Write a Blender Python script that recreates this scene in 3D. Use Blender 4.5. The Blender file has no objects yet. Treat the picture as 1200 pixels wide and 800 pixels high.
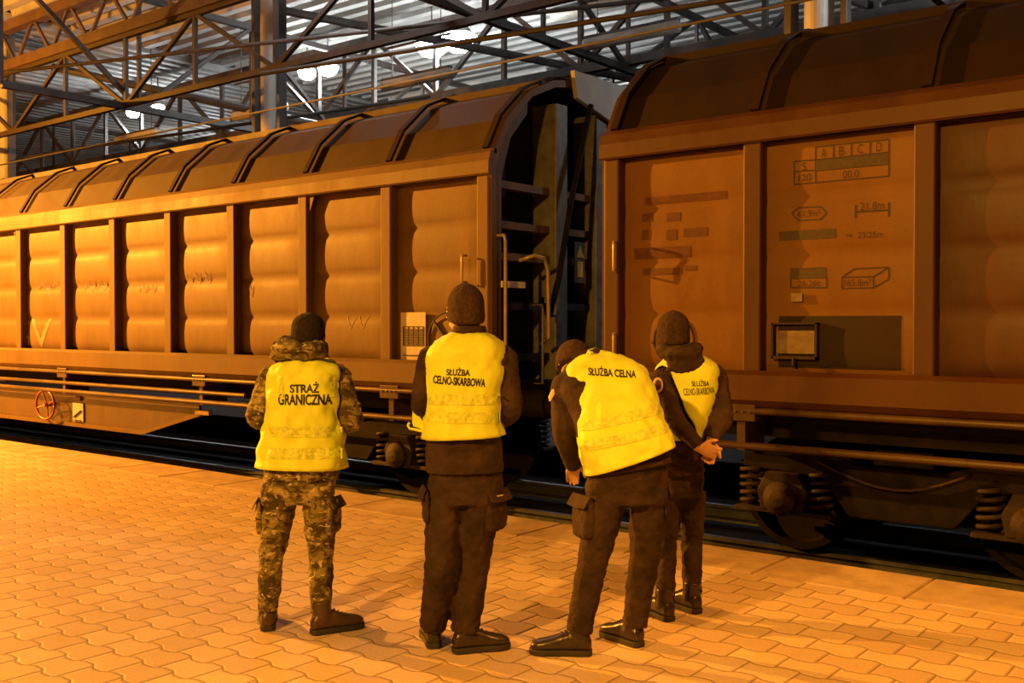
import bpy, bmesh, math, random
from mathutils import Vector, Matrix, noise
from mathutils.bvhtree import BVHTree
SC = bpy.context.scene; COL = SC.collection
R = math.radians
# ---------------------------------------------------------------- camera
YAW = R(38.5); PITCH = R(-1.0); FPX = 1200.0; CAMH = 1.68
cd = bpy.data.cameras.new('camera'); cam = bpy.data.objects.new('camera', cd); COL.objects.link(cam)
cd.sensor_width = 36; cd.lens = 36; cd.clip_end = 400
cam.location = (0, 0, CAMH); cam.rotation_euler = (R(90) + PITCH, 0, YAW); SC.camera = cam
# ---------------------------------------------------------------- exposure, world
SC.view_settings.view_transform = 'Standard'; SC.view_settings.look = 'None'
SC.view_settings.exposure = 0.0; SC.view_settings.gamma = 1; SC.view_settings.use_curve_mapping = False
wd = bpy.data.worlds.new('night'); SC.world = wd; wd.use_nodes = True
wd.node_tree.nodes['Background'].inputs[0].default_value = (1, .62, .35, 1)
wd.node_tree.nodes['Background'].inputs[1].default_value = 0.006
# ---------------------------------------------------------------- lamps off to the side of the frame, plus an added girder light
SODIUM = (1.0, .35, .03); SODIUM2 = (1.0, .41, .045)
def point(name, loc, power, col, rad=.15, spot=None, aim=None, blend=.5):
    l = bpy.data.lights.new(name, 'SPOT' if spot else 'POINT'); l.energy = power; l.color = col; l.shadow_soft_size = rad
    if spot: l.spot_size = R(spot); l.spot_blend = blend
    o = bpy.data.objects.new(name, l); COL.objects.link(o); o.location = loc
    if aim is not None: o.rotation_euler = (Vector(aim) - Vector(loc)).to_track_quat('-Z', 'Y').to_euler()
    return o
point('sodium_light', (-21.5, 2.0, 6.0), 33000, SODIUM, .10, 165, (-20.5, 2.6, 0), .12)
point('sodium_light', (-27.0, 8.8, 7.3), 2500, SODIUM, .10)  # added unseen light over the train, brightens the girders at the left
point('sodium_light', (-2.4, -4.8, 5.4), 5300, SODIUM2, .14, 76, (-1.7, 4.2, .5), .8)
point('sodium_light', (1.6, 3.6, 7.0), 2900, SODIUM, .12, 84, (1.0, 4.2, 0), .6)
# ---------------------------------------------------------------- geometry of the view
FV = Vector((-math.sin(YAW), math.cos(YAW), 0)); RV = Vector((math.cos(YAW), math.sin(YAW), 0)); UP = Vector((0, 0, 1))
AX = FV * math.cos(PITCH) + UP * math.sin(PITCH); UX = UP * math.cos(PITCH) - FV * math.sin(PITCH)
C0 = Vector((0, 0, CAMH))
def P(px, py, z):                      # the point of the place seen at a pixel, z metres ahead
    return C0 + AX * z + RV * ((px - 600) / FPX * z) + UX * ((400 - py) / FPX * z)
def trk(px, D): return D * math.tan(math.atan((px - 600) / FPX) - YAW)     # position along the track
def onwall(px, py, D):                 # point of the plane y = D
    d = AX + RV * ((px - 600) / FPX) + UX * ((400 - py) / FPX); return C0 + d * (D / d.y)
# ---------------------------------------------------------------- materials
def mat(name):
    m = bpy.data.materials.new(name); m.use_nodes = True; return m, m.node_tree, m.node_tree.nodes['Principled BSDF']
class V:                               # tiny arithmetic on shader sockets
    nt = None
    def __init__(s, x): s.x = x
    def op(s, o, *a, clamp=False):
        n = V.nt.nodes.new('ShaderNodeMath'); n.operation = o; n.use_clamp = clamp
        for i, q in enumerate((s,) + a):
            q = q.x if isinstance(q, V) else q
            if isinstance(q, (int, float)): n.inputs[i].default_value = q
            else: V.nt.links.new(q, n.inputs[i])
        return V(n.outputs[0])
    def __add__(s, o): return s.op('ADD', o)
    def __sub__(s, o): return s.op('SUBTRACT', o)
    def __mul__(s, o): return s.op('MULTIPLY', o)
    def __truediv__(s, o): return s.op('DIVIDE', o)
def sset(nt, src, dst): nt.links.new(src.x if isinstance(src, V) else src, dst)
def tex(nt, kind, scale, coord=None, stretch=None, **kw):
    tc = nt.nodes.new('ShaderNodeTexCoord'); t = nt.nodes.new('ShaderNodeTex' + kind)
    src = tc.outputs['Object']
    if stretch:
        mp = nt.nodes.new('ShaderNodeMapping'); mp.inputs['Scale'].default_value = stretch; nt.links.new(src, mp.inputs[0]); src = mp.outputs[0]
    nt.links.new(src, t.inputs['Vector']); t.inputs['Scale'].default_value = scale
    for k, v in kw.items(): t.inputs[k].default_value = v
    return t
def ramp(nt, fac, stops, interp='LINEAR'):
    r = nt.nodes.new('ShaderNodeValToRGB'); e = r.color_ramp.elements; r.color_ramp.interpolation = interp
    while len(e) < len(stops): e.new(.5)
    for i, (p, c) in enumerate(stops): e[i].position = p; e[i].color = (*c, 1)
    sset(nt, fac, r.inputs[0]); return r.outputs[0]
def mix(nt, a, b, fac, mode='MIX'):
    n = nt.nodes.new('ShaderNodeMix'); n.data_type = 'RGBA'; n.blend_type = mode
    for q, i in ((fac, 0), (a, 6), (b, 7)):
        if isinstance(q, (int, float)): n.inputs[i].default_value = q
        elif isinstance(q, tuple): n.inputs[i].default_value = (*q, 1)
        else: sset(nt, q, n.inputs[i])
    return n.outputs[2]
def bump(nt, b, h, strength=.3, dist=.01):
    n = nt.nodes.new('ShaderNodeBump'); n.inputs['Strength'].default_value = strength; n.inputs['Distance'].default_value = dist
    sset(nt, h, n.inputs['Height']); nt.links.new(n.outputs[0], b.inputs['Normal'])
def simple(name, c, rough=.6, metal=0, var=.25, scale=6, c2=None, bmp=.1, stretch=None, spec=.5, emit=None):
    m, nt, b = mat(name)
    n = tex(nt, 'Noise', scale, stretch=stretch, Detail=6.0, Roughness=.65)
    lo = c2 if c2 else tuple(x * (1 - var) for x in c); hi = c if c2 else tuple(min(1, x * (1 + var)) for x in c)
    nt.links.new(ramp(nt, n.outputs[0], [(.35, lo), (.65, hi)]), b.inputs['Base Color'])
    b.inputs['Roughness'].default_value = rough; b.inputs['Metallic'].default_value = metal; b.inputs['Specular IOR Level'].default_value = spec
    if bmp: bump(nt, b, n.outputs[0], bmp)
    if emit: b.inputs['Emission Color'].default_value = (*emit[0], 1); b.inputs['Emission Strength'].default_value = emit[1]
    return m
M = {}
def paint(name, base, dirt, rough, amount=.5, spec=.35):        # dirty wagon paint: vertical run marks, soot clouds
    m, nt, b = mat(name)
    a = tex(nt, 'Noise', 1.6, stretch=(1, 1, .45), Detail=7.0, Roughness=.7); s = tex(nt, 'Noise', 9, stretch=(1, 1, .06), Detail=4.0)
    f = tex(nt, 'Noise', 40, Detail=3.0)
    c = ramp(nt, a.outputs[0], [(.3, dirt), (.62, base)])
    c = mix(nt, c, dirt, (V_(nt, s.outputs[0]) - .5) * (2.2 * amount))
    c = mix(nt, c, tuple(x * .5 for x in dirt), (V_(nt, f.outputs[0]) - .62) * 3)
    sset(nt, c, b.inputs['Base Color'])
    V.nt = nt
    sset(nt, (V(a.outputs[0]) - .5).op('MULTIPLY', .5) + rough, b.inputs['Roughness'])
    b.inputs['Specular IOR Level'].default_value = spec
    bump(nt, b, a.outputs[0], .25, .02); return m
def V_(nt, x): V.nt = nt; return Vc(x)
class Vc(V):
    def __sub__(s, o): return Vc(s.op('SUBTRACT', o, clamp=True).x)
    def __mul__(s, o): return Vc(s.op('MULTIPLY', o, clamp=True).x)
M['wall'] = paint('wagon_side_paint', (.145, .080, .012), (.070, .034, .005), .58)
M['post'] = paint('wagon_post_paint', (.13, .072, .013), (.078, .04, .007), .62)
M['roof'] = paint('sooty_roof_paint', (.050, .027, .010), (.022, .012, .005), .65, .8, .25)
M['wall2'] = paint('darker_wagon_side_paint', (.066, .023, .004), (.030, .010, .002), .5)
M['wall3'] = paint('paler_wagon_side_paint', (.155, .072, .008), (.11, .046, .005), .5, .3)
M['grime'] = paint('dark_grime', (.022, .010, .003), (.010, .005, .002), .75)
M['post2'] = paint('darker_wagon_post_paint', (.060, .021, .004), (.035, .012, .002), .5)
M['roof2'] = paint('darker_roof_paint', (.020, .010, .004), (.010, .006, .003), .7, .8, .15)  # darker roof tone, for the right wagon and all roof ribs
M['belly2'] = paint('darker_underframe_paint', (.06, .034, .016), (.025, .014, .008), .4, .9)
M['under'] = simple('dull_black', (.012, .009, .008), .8, 0, c2=(.005, .004, .004), scale=9, spec=.12)  # dull black shared by underframes, bogies and the far platform
M['belly'] = paint('underframe_paint', (.09, .05, .02), (.03, .017, .009), .4, .9)
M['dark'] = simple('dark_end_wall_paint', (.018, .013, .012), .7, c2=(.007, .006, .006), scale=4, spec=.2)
M['grey'] = simple('grey_painted_steel', (.13, .135, .13), .5, c2=(.06, .06, .058), scale=5)
M['pale'] = simple('pale_grey_panel', (.36, .36, .33), .6, c2=(.28, .28, .26), scale=3)
M['rail_yellow'] = simple('worn_yellow_handrail', (.42, .33, .18), .35, .3)
M['steel'] = simple('polished_rail_steel', (.16, .17, .18), .45, 1.0)
M['rust'] = simple('rusty_iron', (.036, .018, .011), .75, .2, c2=(.012, .007, .006), scale=14, bmp=.4)
M['ink'] = simple('dark_stencil_ink', (.018, .010, .006), .7, c2=(.03, .016, .008), scale=30, bmp=0)
M['greyink'] = simple('grey_masking_patch', (.06, .045, .028), .8, c2=(.045, .032, .02), scale=30, bmp=0)
M['redink'] = simple('faded_red_marking', (.055, .014, .004), .8, c2=(.09, .032, .008), scale=18, bmp=0)
M['green'] = simple('green_graffiti', (.07, .15, .07), .7, c2=(.16, .15, .09), scale=7, bmp=0)
M['scrawl'] = simple('pale_graffiti', (.30, .22, .12), .7, c2=(.17, .11, .045), scale=9, bmp=0)
M['violet'] = simple('violet_graffiti', (.12, .075, .08), .7, c2=(.15, .09, .05), scale=9, bmp=0)
M['placard'] = simple('pale_placard', (.52, .45, .36), .55, c2=(.42, .35, .27), scale=12, bmp=0)
M['paper'] = simple('dim_waybill_paper', (.17, .13, .07), .6, c2=(.10, .07, .035), scale=12, bmp=0)
M['white'] = simple('white_label', (.7, .7, .68), .5, var=.1, bmp=0)
M['redwheel'] = simple('red_handwheel', (.30, .07, .04), .4)
M['labelyellow'] = simple('yellow_label', (.55, .33, .03), .5, var=.1, bmp=0)
M['column'] = simple('white_column_paint', (.52, .52, .48), .5, c2=(.40, .40, .37), scale=2)
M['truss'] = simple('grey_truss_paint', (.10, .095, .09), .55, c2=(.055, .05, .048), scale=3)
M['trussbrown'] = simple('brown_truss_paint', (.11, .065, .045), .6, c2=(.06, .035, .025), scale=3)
M['trussdark'] = simple('dark_truss_paint', (.050, .034, .026), .6, c2=(.028, .02, .016), scale=3)  # darker brown than the girder paint
M['deck'] = simple('galvanised_roof_deck', (.42, .42, .39), .6, .0, c2=(.30, .30, .28), scale=1.2)
M['tray'] = simple('cream_luminaire_tray', (.62, .58, .48), .45, c2=(.5, .46, .38), scale=5)
M['lamp'] = simple('lit_lamp_glass', (1, 1, 1), .3, emit=((.93, .97, 1), 60), bmp=0)
M['ballast'] = simple('track_ballast', (.018, .016, .015), .9, c2=(.006, .005, .005), scale=18, bmp=1, spec=.05)
M['wallfar'] = simple('hall_cladding', (.28, .29, .28), .7, c2=(.2, .2, .2), scale=1)
# clothing
def cloth(name, c, c2, rough=.85, scale=10, b_=.6, sheen=.1, weave=True):
    m, nt, b = mat(name)
    n = tex(nt, 'Noise', scale, Detail=5.0, Roughness=.6); w = tex(nt, 'Noise', 350, Detail=2.0)
    nt.links.new(ramp(nt, n.outputs[0], [(.35, c2), (.65, c)]), b.inputs['Base Color'])
    b.inputs['Roughness'].default_value = rough; b.inputs['Sheen Tint'].default_value = (*c, 1); b.inputs['Sheen Weight'].default_value = sheen; b.inputs['Specular IOR Level'].default_value = .25
    V.nt = nt; bump(nt, b, V(n.outputs[0]) + V(w.outputs[0]) * .12, b_, .012); return m
M['navy'] = cloth('dark_uniform_cloth', (.048, .028, .023), (.022, .013, .012))
M['navy2'] = cloth('dark_trouser_cloth', (.046, .027, .022), (.018, .011, .010), scale=7)
M['beanie'] = cloth('brown_knit', (.062, .036, .026), (.035, .02, .016), 1.0, 60, .9)
M['beanie_dark'] = cloth('dark_knit', (.028, .02, .02), (.015, .012, .012), 1.0, 60, .9)
M['vest'] = cloth('fluorescent_yellow_cloth', (.66, .80, .07), (.60, .72, .06), .55, 6, .25, 0)
M['strip'] = cloth('reflective_strip', (.74, .88, .12), (.46, .56, .06), .35, 45, .9, 0)
M['print'] = simple('black_print', (.012, .012, .014), .6, bmp=0)
M['skin'] = simple('skin', (.62, .40, .28), .5, c2=(.54, .33, .22), scale=20)
M['boot'] = simple('black_boot_leather', (.035, .025, .022), .28, c2=(.02, .015, .013), scale=25, bmp=.3)
M['sole'] = simple('boot_rubber', (.02, .018, .017), .7)
M['boot_brown'] = simple('dark_brown_boot_leather', (.055, .032, .022), .35, c2=(.05, .03, .02), scale=25, bmp=.3)
M['hair'] = simple('dark_hair', (.03, .02, .015), .6, scale=80)
def camo():
    m, nt, b = mat('camouflage_cloth')
    a = tex(nt, 'Noise', 11, stretch=(1, 1, 1.5), Detail=3.0, Distortion=.6); c = tex(nt, 'Noise', 17, stretch=(1, 1, 1.8), Detail=2.5, Distortion=1.2)
    col = ramp(nt, a.outputs[0], [(0, (.045, .035, .018)), (.42, (.11, .09, .035)), (.52, (.19, .16, .065)), (.62, (.30, .24, .12))], 'CONSTANT')
    col2 = mix(nt, col, (.05, .032, .018), V_(nt, c.outputs[0]).op('GREATER_THAN', .60)); col2 = mix(nt, col2, (.40, .34, .19), V_(nt, c.outputs[0]).op('LESS_THAN', .37))
    sset(nt, col2, b.inputs['Base Color']); b.inputs['Roughness'].default_value = .8; b.inputs['Specular IOR Level'].default_value = .25
    bump(nt, b, a.outputs[0], .4, .012); return m
M['camo'] = camo()
def pavers():
    m, nt, b = mat('interlocking_concrete_pavers'); V.nt = nt
    g = nt.nodes.new('ShaderNodeNewGeometry'); sp = nt.nodes.new('ShaderNodeSeparateXYZ'); nt.links.new(g.outputs['Position'], sp.inputs[0])
    X, Y = V(sp.outputs[0]), V(sp.outputs[1])
    L_, W_ = .262, .188
    u = X / L_; v = Y / W_
    j = (v + .5).op('FLOOR')
    ph = u + j * .5 + .25
    tri = (ph.op('FRACT') - .5).op('ABSOLUTE') * 4 - 1          # triangle wave
    wv = ((tri * 2.2).op('MINIMUM', 1)).op('MAXIMUM', -1) * .09
    d = v - j - wv
    k = (v - wv).op('FLOOR')
    # the row of this spot follows from the side of the nearest joint it lies on
    row = j + (d.op('LESS_THAN', 0)) * -1
    uu = u + row * .5 + .5
    e = ((uu.op('FRACT') - .5).op('ABSOLUTE') * -1 + .5) * L_
    jd = (d.op('ABSOLUTE') * W_).op('MINIMUM', e)
    joint = (jd * -200 + 1.5).op('MAXIMUM', 0).op('MINIMUM', 1)
    ridge = (jd / .016).op('MINIMUM', 1)
    cell = nt.nodes.new('ShaderNodeCombineXYZ'); sset(nt, uu.op('FLOOR'), cell.inputs[0]); sset(nt, row, cell.inputs[1])
    wn = nt.nodes.new('ShaderNodeTexWhiteNoise'); nt.links.new(cell.outputs[0], wn.inputs['Vector'])
    n = tex(nt, 'Noise', 1.1, Detail=6.0, Roughness=.7); n2 = tex(nt, 'Noise', 60, Detail=3.0)
    base = ramp(nt, n.outputs[0], [(.3, (.48, .39, .34)), (.7, (.68, .55, .48))])
    base = mix(nt, base, (.42, .32, .27), V(wn.outputs[0]) * .7)
    base = mix(nt, base, (.24, .2, .17), (V(n2.outputs[0]) - .45).op('MULTIPLY', 1.2, clamp=True))
    base = mix(nt, base, (.16, .12, .09), joint * .8)
    sset(nt, base, b.inputs['Base Color']); b.inputs['Roughness'].default_value = .62
    bump(nt, b, ridge + V(n2.outputs[0]) * .15 + V(wn.outputs[0]) * .2, .45, .010); return m
M['pavers'] = pavers()
M['edge'] = simple('worn_edge_concrete', (.52, .41, .34), .65, c2=(.34, .26, .21), scale=3.5, bmp=.2)
# ---------------------------------------------------------------- mesh building
class B:
    def __init__(s): s.bm = bmesh.new()
    def box(s, x0, x1, y0, y1, z0, z1):
        vs = [s.bm.verts.new((x, y, z)) for x in (x0, x1) for y in (y0, y1) for z in (z0, z1)]
        for f in ((0, 1, 3, 2), (4, 6, 7, 5), (0, 4, 5, 1), (2, 3, 7, 6), (0, 2, 6, 4), (1, 5, 7, 3)): s.bm.faces.new([vs[i] for i in f])
        return s
    def beam(s, p, q, w, h=None, ref=UP):
        p, q = Vector(p), Vector(q); h = h or w; t = (q - p).normalized()
        a = t.cross(ref)
        if a.length < 1e-3: a = t.cross(Vector((1, 0, 0)))
        a.normalize(); b = a.cross(t)
        ring = lambda c: [s.bm.verts.new(c + a * (w / 2 * i) + b * (h / 2 * j)) for i, j in ((-1, -1), (1, -1), (1, 1), (-1, 1))]
        A, Q = ring(p), ring(q)
        for i in range(4): s.bm.faces.new((A[i], A[(i + 1) % 4], Q[(i + 1) % 4], Q[i]))
        s.bm.faces.new(A[::-1]); s.bm.faces.new(Q); return s
    def rings(s, rs, cap=True):
        vv = [[s.bm.verts.new(p) for p in r] for r in rs]; n = len(vv[0])
        for a, b in zip(vv, vv[1:]):
            for i in range(n): s.bm.faces.new((a[i], a[(i + 1) % n], b[(i + 1) % n], b[i]))
        if cap: s.bm.faces.new(vv[0][::-1]); s.bm.faces.new(vv[-1])
        return s
    def tube(s, pts, r, n=12, flat=None):
        pts = [Vector(p) for p in pts]; rs = r if isinstance(r, (list, tuple)) else [r] * len(pts); out = []; a = None
        for i, p in enumerate(pts):
            t = (pts[min(i + 1, len(pts) - 1)] - pts[max(i - 1, 0)]).normalized()
            if a is None:
                a = t.cross(UP)
                if a.length < .1: a = t.cross(RV)
            a = (a - t * a.dot(t)).normalized(); b = t.cross(a)
            ra, rb = rs[i] if isinstance(rs[i], tuple) else (rs[i], rs[i])
            out.append([p + a * (ra * math.cos(2 * math.pi * k / n)) + b * (rb * math.sin(2 * math.pi * k / n)) for k in range(n)])
        return s.rings(out)
    def ell(s, c, ax, n=14, m=9):              # ellipsoid, ax = three axis vectors
        c = Vector(c); rs = []
        for j in range(1, m):
            th = math.pi * j / m
            rs.append([c + ax[0] * (math.sin(th) * math.cos(2 * math.pi * k / n)) + ax[1] * (math.sin(th) * math.sin(2 * math.pi * k / n)) + ax[2] * math.cos(th) for k in range(n)])
        return s.rings(rs)
    def lathe(s, c, axis, prof, n=28):         # prof: (along axis, radius)
        c = Vector(c); t = Vector(axis).normalized(); a = t.cross(UP)
        if a.length < .1: a = t.cross(Vector((1, 0, 0)))
        a.normalize(); b = t.cross(a)
        return s.rings([[c + t * h + a * (r * math.cos(2 * math.pi * k / n)) + b * (r * math.sin(2 * math.pi * k / n)) for k in range(n)] for h, r in prof])
    def prism(s, poly, d):                     # poly: list of 3d points, extruded by vector d
        d = Vector(d); a = [s.bm.verts.new(Vector(p)) for p in poly]; b = [s.bm.verts.new(Vector(p) + d) for p in poly]; n = len(a)
        s.bm.faces.new(a[::-1]); s.bm.faces.new(b)
        for i in range(n): s.bm.faces.new((a[i], a[(i + 1) % n], b[(i + 1) % n], b[i]))
        return s
    def build(s, name, m, parent=None, smooth=False, bevel=0, recalc=True):
        if recalc: bmesh.ops.recalc_face_normals(s.bm, faces=s.bm.faces)
        if smooth:
            for f in s.bm.faces: f.smooth = True
        me = bpy.data.meshes.new(name); s.bm.to_mesh(me); s.bm.free()
        return link(name, me, m, parent, bevel)
def wloc(o):
    v = Vector((0, 0, 0))
    while o is not None: v = v + o.location; o = o.parent
    return v
def link(name, me, m, parent=None, bevel=0):
    o = bpy.data.objects.new(name, me); COL.objects.link(o); me.materials.append(M[m] if isinstance(m, str) else m)
    if parent is not None: me.transform(Matrix.Translation(-wloc(parent))); o.parent = parent
    if bevel:
        b = o.modifiers.new('bevel', 'BEVEL'); b.width = bevel; b.segments = 2; b.limit_method = 'ANGLE'
    return o
def thing(name, label, cat, loc=(0, 0, 0), group=None):
    o = bpy.data.objects.new(name, None); COL.objects.link(o); o.location = loc; o.empty_display_size = .1
    tag(o, label, cat, group); return o
def tag(o, label, cat, group=None, kind=None):
    o['label'] = label; o['category'] = cat
    if group: o['group'] = group
    if kind: o['kind'] = kind
    return o
def struct(o): o['kind'] = 'structure'; return o
def dup(o, loc=None, parent=None, label=None):
    c = o.copy(); COL.objects.link(c); c.parent = parent
    if loc is not None: c.location = loc
    if label: c['label'] = label
    for ch in list(o.children): dup(ch, None, c)
    return c
# ================================================================= the setting
DE, DW, DCEN = 6.98, 7.30, 8.70          # platform edge, wagon side, track centre
ZR = -.15                                # rail head
o = B().box(-80, 25, -14, 6.35, -.5, 0).build('floor', 'pavers'); struct(o)


eb = B()
x = -80.0; rnd = random.Random(4)
while x < 25:
    eb.box(x + .004, x + .996, 6.356, DE, -.5, .004 + rnd.uniform(-.002, .002)); x += 1.0
struct(eb.build('floor_edge_slabs', 'edge', bevel=.012))
struct(B().box(-80, 25, DE - .12, DE - .04, -1.1, -.5).build('wall_platform_edge', 'edge'))
struct(B().box(-80, 25, 6.6, 60, -.75, -.36).build('floor_track_bed', 'ballast'))
for y, lab in ((DCEN - .7175, 'polished steel rail nearest the platform, running under the wagons'), (DCEN + .7175, 'polished steel rail farther from the platform, under the wagons')):
    t = B().prism([(-80, y - .07, ZR - .16), (-80, y + .07, ZR - .16), (-80, y + .06, ZR - .14), (-80, y + .01, ZR - .12), (-80, y + .01, ZR - .045), (-80, y + .035, ZR - .03), (-80, y + .035, ZR), (-80, y - .035, ZR), (-80, y - .035, ZR - .03), (-80, y - .01, ZR - .045), (-80, y - .01, ZR - .12), (-80, y - .06, ZR - .14)], (105, 0, 0)).build('rail', 'steel')
    tag(t, lab, 'rail')
# far platform beyond the track
struct(B().box(-80, 25, 11.0, 60, -.5, .05).build('floor_far_platform', 'under'))

# ================================================================= wagons
PITCHX = 1.28; NB = 17; LB = PITCHX * NB + .20
PROF = [(0, 3.07), (.015, 3.14), (.06, 3.30), (.25, 3.63), (.60, 3.94), (1.0, 4.11), (1.40, 4.18)]   # inward, height
ZS = 1.315                                # foot of the sliding wall panels
def roof_pts(inset=0):
    a = [(DW + y + inset, z - inset * .6) for y, z in PROF]; return a + [(2 * DCEN - y, z) for y, z in a[-2::-1]]
def panel_bm(x0, x1, far=False):
    b = bmesh.new(); nx, rows, nr = 10, 4, 8; zt = 3.07; H = (zt - ZS) / rows
    g = []
    for j in range(rows * nr + 1):
        r = min(j // nr, rows - 1); t = (j - r * nr) / nr
        row = []
        for i in range(nx + 1):
            u = i / nx; edge = min(1, min(u, 1 - u) * 14)
            bul = (.021 * (4 * t * (1 - t)) ** .5) * (.35 + .65 * edge)
            row.append(b.verts.new((x0 + (x1 - x0) * u, DW + .108 - bul, ZS + (r + t) * H)))
        g.append(row)
    for a, c in zip(g, g[1:]):
        for i in range(nx): b.faces.new((a[i], a[i + 1], c[i + 1], c[i]))
    bmesh.ops.recalc_face_normals(b, faces=b.faces)
    for f in b.faces:
        f.smooth = True
        if f.normal.y > 0: f.normal_flip()
    w = B(); w.bm.free(); w.bm = b; return w
def strip(bb, prof, x0, x1, th=.03):
    """sheet along x following a profile of (y, z)"""
    n = len(prof); rs = []
    out = []
    for i, (y, z) in enumerate(prof):
        a = Vector((0, *prof[max(i - 1, 0)])); c = Vector((0, *prof[min(i + 1, n - 1)])); t = (c - a).normalized(); nn = Vector((0, t.z, -t.y))
        out.append((Vector((0, y, z)), nn))
    ring = [p for p, _ in out] + [p + nn * th for p, nn in out[::-1]]
    bb.rings([[p + Vector((x0, 0, 0)) for p in ring], [p + Vector((x1, 0, 0)) for p in ring]])
def wheelset(parent, x):
    for y in (DCEN - .72, DCEN + .72):
        s = -1 if y < DCEN else 1
        w = B().lathe((x, y, ZR + .46), (0, s, 0), [(-.068, .10), (-.068, .49), (-.04, .485), (-.035, .46), (.065, .455), (.065, .40), (.02, .385), (.0, .16), (.06, .13), (.09, .09)], 40)
        w.build('wheel', 'under', parent, smooth=False)
    B().tube([(x, DCEN - .8, ZR + .46), (x, DCEN + .8, ZR + .46)], .08).build('axle', 'under', parent)
def bogie(parent, xc, wb=1.8):
    t = B()
    zc = ZR + .46
    for s in (-1, 1):
        y = DCEN + s * 1.0
        poly = [(-1.25, zc + .22), (-1.25, zc + .34), (-.55, zc + .36), (-.30, zc + .30), (.30, zc + .30), (.55, zc + .36), (1.25, zc + .34), (1.25, zc + .22), (.60, zc + .18), (.38, zc - .10), (-.38, zc - .10), (-.60, zc + .18)]
        t.prism([(xc + a, y - .05 * s, z) for a, z in poly], (0, .10 * s, 0))
    t.box(xc - .22, xc + .22, DCEN - 1.0, DCEN + 1.0, zc + .1, zc + .42)
    fr = t.build('bogie', 'under', parent, bevel=.012)
    for s in (-1, 1):
        wheelset(fr, xc + s * wb / 2)
        for ys in (-1, 1):
            x, y = xc + s * wb / 2, DCEN + ys * 1.0
            ab = B(); ab.prism([(x - .17, y - .11, zc - .10), (x + .17, y - .11, zc - .10), (x + .20, y - .11, zc + .05), (x + .13, y - .11, zc + .2), (x - .13, y - .11, zc + .2), (x - .20, y - .11, zc + .05)], (0, .22, 0))
            ab.box(x - .40, x + .40, y - .10, y + .10, zc - .13, zc - .09)
            ab.lathe((x, y + ys * .10, zc), (0, ys, 0), [(0, .135), (.05, .135), (.07, .11), (.10, .06), (.11, .0001)], 20)
            ab.build('axle_box', 'rust', fr, bevel=.008)
            for q in (-1, 1):
                pts = []
                for k in range(0, 67):
                    an = k / 66 * 2 * math.pi * 5.5; pts.append((x + q * .29 + .085 * math.cos(an), y + .085 * math.sin(an), zc - .09 + .34 * k / 66))
                B().tube(pts, .019, 6).build('coil_spring', 'rust', fr, smooth=True)
    return fr
def handle(x, z0, z1, parent, out=.07):
    B().tube([(x, DW, z0), (x, DW - out, z0), (x, DW - out, z0 + .03), (x, DW - out, z1 - .03), (x, DW - out, z1), (x, DW, z1)], .011, 8).build('grab_handle', 'rail_yellow', parent, smooth=True)

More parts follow.
